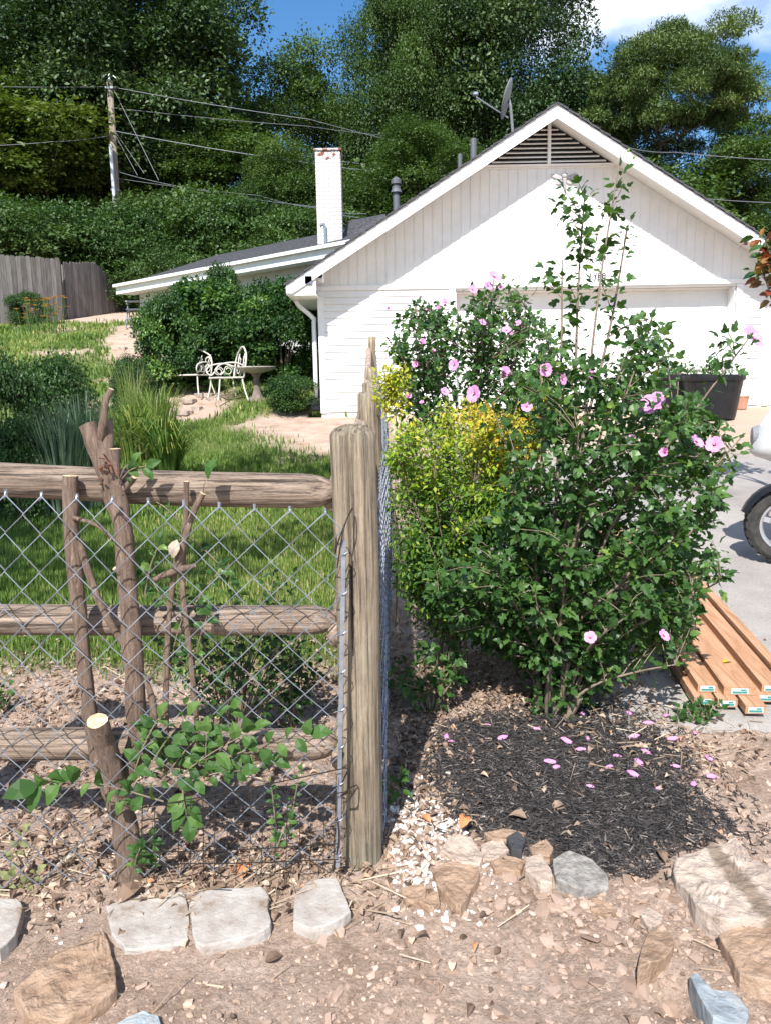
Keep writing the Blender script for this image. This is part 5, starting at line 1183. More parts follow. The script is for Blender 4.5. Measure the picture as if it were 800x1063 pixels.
# golden sprigs further back, and one inside the big bush
for (u, v, y, w_, lb) in ((406, 400, 4.4, 20, 'small golden-leaved shrub squeezed between the fence posts and the pink blooms'), (578, 418, 4.2, 22, 'golden-leaved sprig glowing through the middle of the big dark bush')):
    c = P(u, v, y); b_ = Vector((c.x, y, float(gz(c.x, y)))); ms_, l_ = grow([b_], [c], [c + Vector((random.uniform(-1, 1), random.uniform(-.5, .5), random.uniform(-1, 1))) * w_ / FPX * y for _ in range(60)], 5, .006, .0012)
    f_, _ = clothe(l_[1:], .038, .010, LANCEW, 27, tail=.12, spread=.03, tint=lambda p, rs: rs.normal(.74, .1, len(p))); shrub_obj('golden_shrub', lb, 'shrub', b_, ms_, f_, LM_NAN)
# leafy weeds low between fence and bush, seedling by the boards, weed by the post
def weed(name, label, u, v, y, hpx, n, size, seed, lm=LM_BRI, T=OVATE, wpx=None, group=None, step=.018, tail=.2, cat='plant'):
    rs = random.Random(seed); q = P(u, v, y); b_ = Vector((q.x, y, float(gzn(q.x, y)))); s = 1 / FPX * y; w_ = wpx or hpx * .6
    ts = [b_ + Vector((rs.uniform(-.5, .5) * w_ * s, rs.uniform(-.3, .3) * w_ * s, rs.uniform(.35, 1) * hpx * s)) for _ in range(n)]
    ms_, l_ = grow([b_], ts[:max(2, n // 3)], ts[max(2, n // 3):], seed, .004, .0012); f_, _ = clothe(l_, size, step, T, seed + 1, tail=tail, spread=.02)
    return shrub_obj(name, label, cat, b_, ms_, f_, lm, group=group)
weed('weedy_growth', 'leafy weedy growth under the golden shrub, next to the mesh fence shadow', 445, 672, 3.25, 70, 22, .045, 51, LM_HIB, LOBED, 90)
weed('seedling', 'small leafy seedling at the near end of the orange boards', 722, 728, 3.15, 32, 16, .034, 52, LM_HIB, LOBED, 50)
weed('seedling', 'small bright seedling pushing out behind the corner post', 411, 838, 2.5, 46, 5, .042, 53, LM_BRI, OVATE, 22, step=.03)
weed('small_shrub', 'small dark-leaved shrub on the yard side, seen through the chain-link mesh', 245, 745, 2.95, 195, 95, .034, 54, LM_ROSE, OVATE, 150, step=.017, tail=.22)
weed('small_shrub', 'low dark-leaved plant between the small shrub and the corner post', 300, 700, 3.1, 110, 34, .036, 58, LM_ROSE, OVATE, 70, step=.02)
weed('seedling', 'tiny green seedling on bare soil at the edge of the picture behind the mesh', 2, 745, 3.3, 30, 6, .04, 59, LM_BRI, OVATE, 40)

# ================================================================ hard-pruned shrub at the fence
CUTW = pm('cut_wood', [(.3, (.34, .22, .12)), (.5, (.58, .43, .26)), (.7, (.70, .56, .38))], 60, .8, bmp=.2); m, nt, b = _new('stem_bark')
g1 = tex(nt, 14, 10, .78, (6, 6, .8), dist=1.0); nt.links.new(ramp(nt, g1, [(.30, (.07, .042, .03)), (.42, (.19, .125, .09)), (.58, (.33, .235, .175)), (.75, (.44, .35, .28))]), b.inputs['Base Color']); b.inputs['Roughness'].default_value = .9; bump(nt, b, g1, 1.0, .02); SB = m
YS = 2.135
cs_ = thing('pruned_shrub', 'hard-pruned shrub with thick sawn stems and a few fresh leaves at the wire fence', 'shrub', (P(135, 915, YS).x, YS, 0))
def stem(pts, rpx, name='stem', cut=True, sub=5, mat=SB, jit=.24, yy=YS):
    q = [P(p[0], p[1], yy + (p[2] if len(p) > 2 else 0)) for p in pts]; c = catmull(q, sub); n = len(c)
    rr = np.interp(np.linspace(0, 1, n), np.linspace(0, 1, len(rpx)), rpx) / FPX * yy
    V, F = tube(c, list(rr), 14, cap=False); V2 = []
    for i, p in enumerate(V):
        k = i // 14; d = (p - c[k]); V2.append(c[k] + d * (1 + jit * mnoise.noise(Vector((p.x * 30, p.y * 30, p.z * 16))) + .05 * mnoise.noise(Vector((p.x * 90, p.y * 90, p.z * 20)))))
    mb = MB(); mb.add(V2, F); o = obj(name, mb, mat, cs_, smooth=True)
    if cut:
        e = V2[-14:]; cc = c[-1]; d = (c[-1] - c[-2]).normalized(); mb = MB(); mb.add([cc + (p - cc) * 1.0 + d * .0005 for p in e] + [cc + (p - cc) * .5 + d * .002 for p in e] + [cc + d * .0015], [(k, (k + 1) % 14, 14 + (k + 1) % 14, 14 + k) for k in range(14)] + [(14 + k, 14 + (k + 1) % 14, 28) for k in range(14)]); obj('cut_face', mb, CUTW, o)
    return c
stem([(137, 935), (135, 905), (131, 860), (122, 828), (118, 800)], [19, 16, 14.5, 12, 10], 'trunk', False)
stem([(124, 822), (116, 795, -.03), (108, 768, -.07), (101, 748, -.11)], [11, 12, 11, 10])
stem([(132, 850), (112, 815), (98, 770), (88, 690), (79, 600), (74, 545), (73, 494)], [9, 8.5, 8, 7.8, 8, 8, 8])
stem([(125, 818, .03), (144, 770, .02), (141, 730), (136, 650), (131, 590), (127, 540), (116, 505)], [11, 11, 11, 10.5, 10, 9.5, 13], 'stem', False)
stem([(120, 515), (112, 488), (101, 462), (91, 440)], [12, 11.5, 10, 9])
stem([(118, 515), (119, 490), (118, 466)], [7, 7, 7]); stem([(108, 478), (112, 460), (112, 437, .02)], [6, 6, 5.5])
stem([(104, 462), (107, 440, -.02), (110, 418, -.02), (116, 404, -.02)], [4, 4, 3.5, 3.2]); stem([(128, 508), (136, 500, -.01), (140, 494, -.03)], [4, 3.5, 3])
stem([(82, 560, -.01), (94, 600), (106, 630), (124, 662), (134, 672)], [4, 4, 4, 3.5, 4], cut=False); stem([(76, 537, -.02), (100, 545, -.02), (120, 562, -.015)], [2.2, 2, 1.8], cut=False)
stem([(130, 600), (124, 594, -.02), (119, 590, -.03)], [4, 3.5, 2.5])
stem([(172, 760), (173, 700), (176, 640), (182, 590), (190, 560)], [3.5, 3.2, 3, 3, 3], cut=False); stem([(186, 590, -.01), (192, 560, -.01), (202, 530, -.01), (211, 512, -.02)], [3.5, 3.5, 3.3, 3.2])
stem([(206, 770), (200, 700), (193, 640), (190, 600), (193, 540), (194, 500)], [3.2, 3, 3, 3, 3, 3]); stem([(160, 602, -.02), (178, 594, -.02), (203, 587, -.02)], [2.5, 4, 3])
stem([(150, 790), (160, 745), (154, 712), (142, 690)], [5, 4.5, 3, 2]); stem([(170, 800), (182, 790), (215, 800), (222, 790), (226, 745)], [6, 7, 7, 5, 3])
stem([(215, 800, -.02), (219, 780, -.03), (222, 768, -.03)], [6, 5, 4]); stem([(150, 800), (180, 812, -.02), (216, 838, -.03)], [3, 3, 2.5])
# torn bark near the fork
for k in range(12):
    c = P(112 + random.uniform(-7, 9), 492 + random.uniform(-16, 12), YS - .035); d = Vector((random.uniform(-.4, .4), -.3, random.uniform(-1, 1))).normalized(); mb = MB(); mb.add(*obox(c, c + d * random.uniform(.015, .035), .006, .002)); obj('bark_shred', mb, pm('torn_bark', (.20, .10, .065), 20, .9) if k == 0 else bpy.data.materials['torn_bark'], cs_)
# fresh leaves
def sprig(lst, mat, name='leafy_sprig'):
    """lst: (u0,v0,u1,v1,dy,n,leafpx)"""
    st_, lf_ = MB(), MB(); pos = []; dd = []; sz = []
    for (u0, v0, u1, v1, dy, n, lp) in lst:
        a, b_ = P(u0, v0, YS + dy), P(u1, v1, YS + dy * 1.3); c = catmull([a, a.lerp(b_, .5) + Vector((0, -.01, .012)), b_], 4); st_.add(*tube(c, [.0022, .0021, .002, .0019, .0018, .0017, .0015, .0014, .001][:len(c)], 5)); d = (b_ - a).normalized()
        n = int(n * 1.5)
        for k in range(n):
            t = (k + .6) / n; p = a.lerp(b_, t); sdn = 1 if k % 2 else -1; o = Vector((-d.z, 0, d.x)) * sdn; pos.append(p); dd.append(o * .9 + d * .5 + Vector((0, random.uniform(-.6, .1), -.25))); sz.append(lp / FPX * YS * random.uniform(.5, 1.05))
        pos.append(b_); dd.append(d + Vector((0, -.1, -.1))); sz.append(lp / FPX * YS)
    n = len(pos); rs = np.random.default_rng(int(lst[0][0])); leaves(lf_, np.array([p[:] for p in pos]), np.array([p[:] for p in dd]), norm(TOSUN * .6 + np.array([0, -.3, .5]) + rs.normal(size=(n, 3)) * .3), np.array(sz), OVATE2, np.clip(rs.normal(.5, .25, n), 0, 1))
    obj('sprig_stem', st_, TWIG, cs_); obj('foliage', lf_, mat, cs_)
OVATE2 = (OVATE[0] * np.array([1.05, 1, 1.5]), OVATE[1])
sprig([(170, 832, 75, 808, -.12, 5, 24), (75, 808, 40, 815, -.14, 3, 34)], LM_BRI)
sprig([(140, 800, 165, 745, -.04, 6, 22), (150, 805, 195, 742, -.05, 7, 22), (165, 815, 225, 745, -.04, 8, 22), (180, 810, 262, 758, -.05, 8, 24), (190, 800, 240, 735, -.03, 6, 20), (225, 790, 322, 762, -.06, 7, 25), (200, 810, 250, 800, -.06, 5, 22), (150, 800, 130, 830, -.05, 3, 20), (190, 820, 195, 850, -.07, 4, 26), (175, 790, 150, 760, -.03, 5, 18), (215, 800, 215, 760, -.05, 5, 20), (160, 790, 180, 770, .0, 6, 20), (240, 780, 285, 790, -.04, 4, 20)], LM_BRI)
sprig([(126, 498, 152, 484, -.02, 2, 17), (124, 500, 138, 480, -.02, 1, 15)], LM_BRI); sprig([(211, 514, 216, 498, -.02, 0, 26)], LM_BRI)
sprig([(150, 620, 165, 565, .03, 5, 16), (180, 640, 150, 590, .03, 4, 17), (190, 650, 230, 590, .05, 6, 16), (176, 700, 190, 640, .02, 5, 17), (200, 700, 215, 640, .03, 5, 17), (200, 560, 240, 600, .06, 6, 15), (185, 540, 160, 520, .04, 4, 13), (195, 720, 235, 690, .02, 5, 17)], LM_HIB)
sprig([(150, 900, 158, 870, -.03, 5, 17), (140, 905, 146, 880, -.05, 4, 16)], LM_BRI); sprig([(290, 880, 282, 815, -.06, 9, 11), (300, 870, 312, 800, -.05, 9, 10), (285, 890, 300, 850, -.06, 5, 13)], LM_BRI)
sprig([(10, 900, 25, 865, -.04, 4, 16), (20, 930, 40, 905, -.04, 4, 15), (5, 935, 12, 910, -.04, 3, 15)], leafmat('wilted_leaves', [(0, (.12, .14, .05)), (1, (.30, .30, .14))], .6, .2))
# curled pale leaf on the thin stem
mb = MB(); c = P(184, 560, YS - .03); leaves(mb, [c[:]], [(-.3, -.1, -1)], [(0, -1, .3)], [.055], OVATE2, np.array([.9])); obj('dead_leaf', mb, DRY, cs_)
# ================================================================ fallen blossoms and single leaves
FM = make_mesh('fallen_blossom', FALL, PINK, smooth=True)
for i, (u, v) in enumerate(((463, 768), (468, 776), (505, 757), (521, 772), (570, 797), (576, 802), (602, 781), (609, 772), (587, 774), (657, 770), (669, 790), (662, 800), (656, 813), (684, 822), (640, 790), (720, 768), (735, 790), (737, 812), (719, 818), (697, 771), (631, 803), (556, 762), (690, 748), (672, 756), (604, 741), (652, 745), (612, 825), (700, 803))):
    p = G(u, v); z = float(top_z(np.array([p.x]), np.array([p.y]))[0]); o = inst('fallen_blossom', FM, None, (p.x, p.y, z + .004), (random.uniform(-.2, .2), random.uniform(-.2, .2), random.uniform(0, 6)), random.uniform(.028, .05))
    tag(o, 'spent pink blossom fallen under the big bush, lying on mulch or soil', 'blossom', 'fallen blossoms under the big bush')
ORL = pm('orange_leaf', [(.3, (.45, .16, .06)), (.7, (.62, .27, .12))], 20, .7, bmp=.3)
for i, (u, v, s, rz, mt, lb) in enumerate(((478, 872, .075, 1.2, ORL, 'orange dead leaf standing on the tan rock at the mulch edge'), (447, 861, .05, 2.4, ORL, 'orange-red dead leaf lying on the white gravel'), (250, 917, .085, 1.5, ORL, 'long rust-coloured dead leaf between the wire fence and the edging stones'), (572, 848, .05, .4, DRY, 'tan dead leaf lying on the black mulch near its middle'), (546, 858, .06, 2.9, DRY, 'brown curled leaf lying on the mulch above the tan rocks'), (122, 945, .09, .9, DRY, 'long pale brown leaf bridging two edging stones'), (690, 898, .06, 1.7, DRY, 'cream dead leaf at the corner of the mulch by the striped slab'), (610, 803, .04, .6, DRY, 'small tan leaf on the mulch below the bush'), (535, 829, .045, 2.0, DRY, 'tan curled leaf in the centre left of the mulch'), (275, 1000, .05, .3, DRY, 'pale dry leaf on bare soil below the middle edging stone'))):
    p = G(u, v); z = float(top_z(np.array([p.x]), np.array([p.y]))[0]) + (.03 if i == 0 else .008); mb = MB(); leaves(mb, [(p.x, p.y, z)], [(math.cos(rz), math.sin(rz), .25)], [(.2, -.4, 1)], [s], (OVATE[0] * np.array([.9, 1, 2.6]), OVATE[1]), np.array([.8 - .07 * i])); obj('dead_leaf', mb, mt, label=lb, cat='leaf', group='single dead leaves')
# ================================================================ yard plants
def blade_clump(name, label, u, v, y, hpx, n, wblade, spread, mat, seed, arch=.5, group=None, cat='plant', tint=None, rad_px=14, seg=6):
    rs = np.random.default_rng(seed); q = P(u, v, y); base = Vector((q.x, y, float(gz(q.x, y)) - .02)); H = hpx / FPX * y; t = thing(name, label, cat, base, group); mb = MB(); rb = rad_px / FPX * y
    for i in range(n):
        a = rs.uniform(0, 6.28); r = rb * rs.random() ** .6; h = H * rs.uniform(.55, 1.05); o = np.array([math.cos(a), math.sin(a)]); out = spread * rs.uniform(.3, 1.2) * H; sd = np.array([-o[1], o[0], 0]); w_ = wblade * rs.uniform(.7, 1.3); V = []; tz = rs.uniform(-.3, .3)
        for k in range(seg + 1):
            s = k / seg; p = np.array([base.x + o[0] * (r + out * s ** 2), base.y + o[1] * (r + out * s ** 2), base.z + h * (s * (1 + arch) - arch * s ** 3 * 1.15)]); ww = w_ * (1 - s ** 2.5) + .0008
            V += [p - sd * ww, p + sd * ww]
        F = [(2 * k, 2 * k + 1, 2 * k + 3, 2 * k + 2) for k in range(seg)]; rr = rs.random(); rn = np.repeat(np.clip([rr * .5 + (.5 * (k / seg) ** 3 if tint else .15) for k in range(seg + 1)], 0, 1), 2); mb.add(V, F, rnd=rn)
    obj('foliage', mb, mat, t); return t
LM_BG = leafmat('bluegreen_blades', [(0, (.07, .12, .07)), (1, (.19, .27, .17))], .45, .2); LM_DL = leafmat('lily_blades', [(0, (.06, .12, .025)), (.45, (.12, .20, .04)), (.75, (.36, .34, .08)), (1, (.50, .30, .10))], .5, .3)
YGR = leafmat('pale_grass_blades', [(0, (.10, .16, .04)), (.5, (.20, .27, .07)), (1, (.42, .40, .20))], .5, .3)
blade_clump('ornamental_grass', 'tall blue-green upright grass clump in the bed at the lawn edge', 88, 466, 7.9, 120, 380, .010, .16, LM_BG, 1, .1, rad_px=24)
blade_clump('ornamental_grass', 'shorter blue-green grass clump half hidden beside the dark shrub', 62, 466, 7.6, 116, 330, .010, .2, LM_BG, 2, .1, rad_px=20)
blade_clump('daylily', 'daylily clump with arching leaves yellowing at the tips beside the path', 172, 455, 9.0, 70, 190, .012, .75, LM_DL, 3, .9, tint=1, rad_px=14)
blade_clump('daylily', 'smaller green daylily clump left of the yellowing one', 140, 440, 10.2, 62, 160, .011, .5, LM_DL, 4, .6, rad_px=16)
blade_clump('ornamental_grass', 'wispy pale yellow-green grass clump behind the daylilies', 158, 412, 11.6, 58, 420, .006, .35, YGR, 5, .3, rad_px=24)
blade_clump('ornamental_grass', 'thin pale grass with tall seed stalks against the dark house shrub', 136, 398, 12.5, 70, 90, .006, .2, YGR, 6, .1, rad_px=14)
blade_clump('young_iris', 'small yellow-green strap-leaved plant in the bare bed before the top rail', 40, 476, 8.0, 62, 40, .010, .35, YGR, 7, .4, rad_px=5)
SH1 = shrub_mesh('round_shrub', LM_ROSE, 1.2, 1.9, 70, 420, .075, 61, cr=(.22, .5))[0]; SH2 = shrub_mesh('leafy_shrub', LM_HIB, 1.2, 2.6, 80, 430, .10, 62, T=OVATE, cr=(.22, .5))[0]; SST = stems_mesh('shrub_stems', .9, 1.6, 9, 6, TWIG)
G5 = 'garden shrubs in the yard'
shrub('garden_shrub', SH1, SST, -8, 352, 8.6, 'dark rounded shrub at the picture edge beside the blue-green grass', 'shrub', G5, .3, 84)
shrub('garden_shrub', SH1, SST, 44, 356, 9.8, 'dark shrub behind the blue-green grass clump, topped by pale sprays', 'shrub', G5, 1.9, 90)
shrub('garden_shrub', SH1, SST, 14, 420, 7.5, 'low dark shrub just above the top rail at the picture edge', 'shrub', G5, 2.9, 84)
shrub('garden_shrub', SH2, SST, 205, 284, 16.4, 'tall dense dark shrub against the house eave, behind the white chairs', 'shrub', G5, .8, 100)
shrub('garden_shrub', SH2, SST, 232, 268, 16.8, 'airy shrub rising above the eave between the two dense ones', 'shrub', G5, 3.8, 46)
shrub('garden_shrub', SH2, SST, 254, 292, 16.0, 'dark leafy shrub filling the middle between the two tall ones by the house', 'shrub', G5, 1.7, 80)
shrub('garden_shrub', SH2, SST, 290, 282, 15.7, 'tall leafy shrub beside the garage corner and its downspout', 'shrub', G5, 2.4, 92)
shrub('garden_shrub', SH2, SST, 172, 300, 15.2, 'dark shrub at the near side of the path, left of the others by the house', 'shrub', G5, 5.1, 62)
shrub('garden_shrub', SH1, SST, 138, 362, 13.6, 'small green shrub where the path leaves the lawn', 'shrub', G5, 4.1, 44)
shrub('garden_shrub', SH1, SST, 306, 384, 13.6, 'low spreading green shrub at the foot of the downspout', 'shrub', G5, 4.8, 60)
shrub('garden_shrub', SH1, SST, 180, 384, 15.6, 'low green ground-hugging shrub behind the scrollwork bench', 'shrub', G5, 1.1, 70)
shrub('garden_shrub', SH1, SST, 27, 298, 24.0, 'dark shrub growing against the board fence behind the orange lilies', 'shrub', G5, 3.1, 38)
shrub('garden_shrub', SH1, SST, 214, 392, 15.3, 'low clump of greenery just left of the white armchair', 'shrub', G5, 2.1, 40)
# orange lilies
q = G(46, 347); z0 = q.z; ol = thing('orange_lilies', 'patch of orange lilies in bloom on the lawn before the board fence', 'flowers', q); mb = MB(); OR = leafmat('lily_petals', [(0, (.50, .22, .10)), (1, (.66, .40, .24))], .6, .2); st_ = MB(); rs = random.Random(3)
pos = []; dd = []
for i in range(34):
    x, y, h = q.x + rs.uniform(-.6, .6), q.y + rs.uniform(-.4, .4), rs.uniform(.4, .95); st_.add(*tube([(x * .8 + q.x * .2, y, z0 - .02), (x, y, z0 + h)], .008, 4))
    for k in range(6): a = k * 1.05; pos.append((x, y, z0 + h)); dd.append((math.cos(a), math.sin(a), .5))
leaves(mb, pos, dd, np.tile([0, 0, 1.], (len(pos), 1)), .10, OVATE); obj('blossoms', mb, OR, ol); obj('stems', st_, LM_BRI, ol)

# ================================================================ garden furniture
IW = pm('cream_iron', [(.3, (.52, .49, .42)), (.7, (.68, .65, .58))], 20, .55, bmp=.2)
def iron_seat(name, label, cat, loc, rz, w_, s=1.0, group=None):
    t = thing(name, label, cat, loc, group); o0 = Vector(loc); Mr = Matrix.Rotation(rz, 3, 'Z'); W = lambda x, y, z: o0 + Mr @ Vector((x * s, y * s, z * s)); h = w_ / 2
    for sx in (-1, 1):
        for sy in (-1, 1):
            mb = MB(); mb.add(*tube(catmull([W(sx * (h - .02), sy * .2, .42), W(sx * (h - .0), sy * .23, .22), W(sx * (h + .05), sy * .28, 0)], 5), .016 * s, 6)); obj('leg', mb, IW, t, smooth=True)
    mb = MB()
    mb.add(*tube([W(-h, -.23, .42), W(h, -.23, .42), W(h, .23, .42), W(-h, .23, .42), W(-h, -.23, .42)], .016 * s, 6))
    n = int(w_ / .055)
    for k in range(1, n): x = -h + w_ * k / n; mb.add(*obox(W(x, -.23, .425), W(x, .23, .425), .03 * s, .008 * s))
    obj('seat', mb, IW, t)
    mb = MB(); mb.add(*tube(catmull([W(-h, .23, .42), W(-h, .28, .7), W(-h * .75, .31, .86), W(0, .33, .97), W(h * .75, .31, .86), W(h, .28, .7), W(h, .23, .42)], 6), .017 * s, 6))
    nn = max(2, int(w_ / .2))
    for k in range(nn):
        cx_ = -h + w_ * (k + .5) / nn
        for (zc_, r_) in ((.56, .085), (.73, .075)):
            mb.add(*tube([W(cx_ + r_ * math.cos(a) * (1 - a / 30), .26 + (zc_ - .42) * .15, zc_ + r_ * math.sin(a) * (1 - a / 30)) for a in np.linspace(0, 9, 20)], .010 * s, 5))
        mb.add(*tube([W(cx_ - .09, .24, .44), W(cx_, .27, .64), W(cx_ + .09, .29, .84)], .009 * s, 5))
    obj('backrest', mb, IW, t, smooth=True)
    for sx in (-1, 1):
        mb = MB(); mb.add(*tube(catmull([W(sx * h, .26, .62), W(sx * (h + .02), .05, .68), W(sx * (h + .02), -.2, .64), W(sx * (h + .02), -.27, .54), W(sx * h, -.2, .47), W(sx * h, -.12, .53)], 5), .015 * s, 6)); mb.add(*tube([W(sx * h, -.05 + .09 * math.cos(a) * (1 - a / 16), .54 + .09 * math.sin(a) * (1 - a / 16)) for a in np.linspace(0, 9, 18)], .009 * s, 5)); obj('arm', mb, IW, t, smooth=True)
    return t
def on(u, v, y):
    q = P(u, v, y); return Vector((q.x, y, float(gz(q.x, y))))
iron_seat('garden_armchair', 'cream scrollwork metal armchair standing before the dark shrubs, beside the pedestal table', 'chair', on(236, 404, 14.4), rad(-62), .6, 1.02, 'cream metal garden seats')
iron_seat('garden_bench', 'cream metal garden seat half hidden in greenery, further from the garage', 'chair', on(195, 399, 14.9), rad(-25), .9, .9, 'cream metal garden seats')
o = on(267, 404, 14.4); bt = thing('pedestal_table', 'round weathered pedestal bird bath next to the cream armchair', 'bird bath', o); CG = pm('cast_stone', [(.3, (.12, .09, .075)), (.7, (.26, .21, .18))], 12, .9)
mb = MB(); mb.add(*lathe([(.17, -.02), (.17, .04), (.1, .08), (.065, .2), (.06, .42), (.1, .5)], 16, o)); obj('pedestal', mb, CG, bt, smooth=True)
mb = MB(); mb.add(*lathe([(.1, .5), (.3, .55), (.36, .6), (.37, .62), (.33, .61), (.2, .585), (0, .58)], 24, o)); obj('basin', mb, pm('basin_stone', [(.3, (.30, .26, .22)), (.7, (.48, .43, .38))], 12, .9), bt, smooth=True)
o = on(141, 317, 22.6); ld = thing('step_stool', 'small grey metal step stool under the far corner of the house eave', 'stool', o)
for sx in (-1, 1): mb = MB(); mb.add(*tube([o + Vector((sx * .26, -.15, 0)), o + Vector((sx * .2, 0, .72))], .022, 6)); mb.add(*tube([o + Vector((sx * .26, .25, 0)), o + Vector((sx * .2, 0, .72))], .022, 6)); obj('leg', mb, GALV, ld)
for zz in (.25, .5, .72): mb = MB(); mb.add(*bbox(o.x - .24, o.x + .24, o.y - .16, o.y + .02, o.z + zz - .02, o.z + zz + .02)); obj('step', mb, GALV, ld)

# ================================================================ tubs and pots by the garage door
SOILM = pm('potting_soil', (.05, .035, .025), 20, .95)
def tub(u, v, y, r, h, mat, name, label, cat, group=None, plant=None, seed=0):
    q = P(u, v, y); o = Vector((q.x, y, dz_(q.x, y))); t = thing(name, label, cat, o, group)
    mb = MB(); mb.add(*lathe([(0, .0), (r * .72, 0), (r * .76, .02), (r * .95, h * .86), (r * 1.0, h * .87), (r * 1.02, h * .93), (r * 1.02, h), (r * .95, h), (r * .93, h * .9), (r * .92, h * .88)], 28, o)); obj('tub', mb, mat, t, smooth=False)
    mb = MB(); mb.add(*lathe([(r * .93, h * .90), (r * .5, h * .93), (0, h * .94)], 16, o)); obj('soil', mb, SOILM, t)
    if plant:
        tp = [o + Vector((random.uniform(-r, r) * .9, random.uniform(-r, r) * .9, h + random.uniform(.03, plant))) for _ in range(30)]; ms_, l_ = grow([o + Vector((0, 0, h * .9))], tp[:5], tp[5:], seed, .006, .002); obj('stems', ms_, TWIG, t); f_, _ = clothe(l_, .07, .05, OVATE, seed, tail=.3); obj('foliage', f_, LM_HIB, t)
tub(737, 433, 11.9, .46, .66, BLACKP, 'planter_tub', 'big black plastic planter tub with wilted plants before the garage door', 'planter', 'black planter tubs', .18, 71)
tub(703, 428, 12.5, .46, .62, BLACKP, 'planter_tub', 'black planter tub half hidden behind the bush, the one away from the siding', 'planter', 'black planter tubs', .14, 72)
TC = pm('terracotta', [(.3, (.38, .18, .11)), (.7, (.52, .29, .20))], 9, .85)
tub(750, 415, 12.85, .2, .38, TC, 'clay_pot', 'terracotta pot between the black tub and the lap siding', 'pot'); tub(768, 420, 12.9, .13, .22, TC, 'clay_pot', 'smaller terracotta pot at the foot of the side door trim', 'pot')
# red-leaved plant in a tall pot at the picture edge
q = P(842, 430, 6.6); o = Vector((q.x, 6.6, dz_(q.x, 6.6))); cr = thing('red_leaved_plant', 'tall plant with red, yellow and green glossy leaves reaching in at the picture edge', 'plant', o); LM_CR = leafmat('croton_leaves', [(0, (.02, .06, .02)), (.35, (.06, .12, .03)), (.5, (.16, .06, .03)), (.72, (.26, .04, .03)), (.88, (.34, .20, .05)), (1, (.24, .32, .06))], .35, .25)
mb = MB(); mb.add(*lathe([(0, 0), (.2, 0), (.27, .42), (.29, .42), (.29, .47), (.25, .47), (.24, .43), (0, .43)], 20, o)); obj('pot', mb, TC, cr)
cen = [P(795, 250, 6.5), P(800, 270, 6.4), P(792, 285, 6.5), P(805, 300, 6.6), P(812, 260, 6.7), P(825, 245, 6.5), P(830, 285, 6.7), P(850, 265, 6.5), P(797, 262, 6.7)]; ms_, l_ = grow([o + Vector((0, 0, .4))], cen[:4], cen[4:] + [c + Vector((random.uniform(-.12, .12), random.uniform(-.2, .2), random.uniform(-.12, .12))) for c in cen for _ in range(3)], 73, .014, .003); obj('stems', ms_, TWIG, cr); f_, _ = clothe(l_, .12, .035, LANCEW, 74, tail=.25, spread=.03, sizej=(.6, 1.2), tint=lambda p, r_: r_.random(len(p))) if False else clothe(l_, .11, .03, OVATE, 74, tail=.25, spread=.03, tint=lambda p, r_: r_.random(len(p))); obj('foliage', f_, LM_CR, cr)

# ================================================================ lumber stack
LUM = pm('new_lumber', [(.3, (.30, .155, .08)), (.5, (.42, .235, .135)), (.75, (.52, .33, .21))], 4, .75, (9, .5, 9), .25, .004, dist=.8); TGW = flat('tag_white', (.62, .66, .64)); TGG = flat('tag_teal', (.05, .26, .24))
nx0 = P(745, 735, 3.2).x; dirv = Vector((.085, 1, 0)).normalized(); sv = Vector((1, -.085, 0)).normalized(); stack = []
def board(off, lift, w_, h_, y0, ln, label, gap=0):
    a = Vector((nx0 + off, y0, 0)); a.z = dz_(a.x, y0) + .02 + lift + h_ / 2; b_ = a + dirv * ln; b_.z = dz_(b_.x, b_.y) + .02 + lift + h_ / 2
    t = thing('lumber_board', label, 'board', (a.x, a.y, a.z - h_ / 2), 'stacked orange boards on the driveway'); mb = MB()
    d = (b_ - a).normalized(); up = sv.cross(d).normalized(); V, F = obox(a, b_, w_ - .004, h_, up)
    mb.add(V, F); bo = obj('plank', mb, LUM, t)
    mb = MB(); c = a - d * .0015; ww = min(w_ * .72, .075); hh2 = h_ * .36; mb.add([c - sv * ww / 2 - up * hh2, c + sv * ww / 2 - up * hh2, c + sv * ww / 2 + up * hh2, c - sv * ww / 2 + up * hh2], [(0, 1, 2, 3)]); tg = obj('end_tag', mb, TGW, t)
    c = a - d * .0025; mb = MB(); mb.add([c - sv * ww * .42 - up * hh2 * .75, c + sv * ww * .42 - up * hh2 * .75, c + sv * ww * .42 - up * hh2 * .05, c - sv * ww * .42 - up * hh2 * .05], [(0, 1, 2, 3)]); mb.add([c + sv * ww * .05 + up * hh2 * .15, c + sv * ww * .36 + up * hh2 * .15, c + sv * ww * .36 + up * hh2 * .7, c + sv * ww * .05 + up * hh2 * .7], [(0, 1, 2, 3)]); obj('tag_band', mb, TGG, tg)
board(-.06, 0, .089, .038, 3.21, 2.44, 'orange board of the lower layer next to the seedling'); board(.035, 0, .089, .038, 3.19, 2.44, 'orange board of the lower layer, second from the seedling'); board(.13, 0, .089, .038, 3.13, 2.44, 'lower orange board whose end sticks out furthest towards the camera'); board(.225, 0, .089, .038, 3.23, 2.44, 'orange board of the lower layer farther out on the driveway'); board(.32, 0, .089, .038, 3.20, 2.44, 'outermost orange board of the lower layer, on the open driveway side')
board(-.03, .040, .089, .038, 3.25, 2.44, 'orange board lying on top at the bush side of the stack'); board(.10, .040, .140, .038, 3.22, 2.5, 'widest orange board, lying flat on top with a leaf on it'); board(.25, .040, .089, .038, 3.24, 2.44, 'orange board on top beside the widest one, at the driveway side'); board(.33, .040, .05, .06, 3.28, 2.5, 'narrow orange board on edge along the driveway side of the stack')
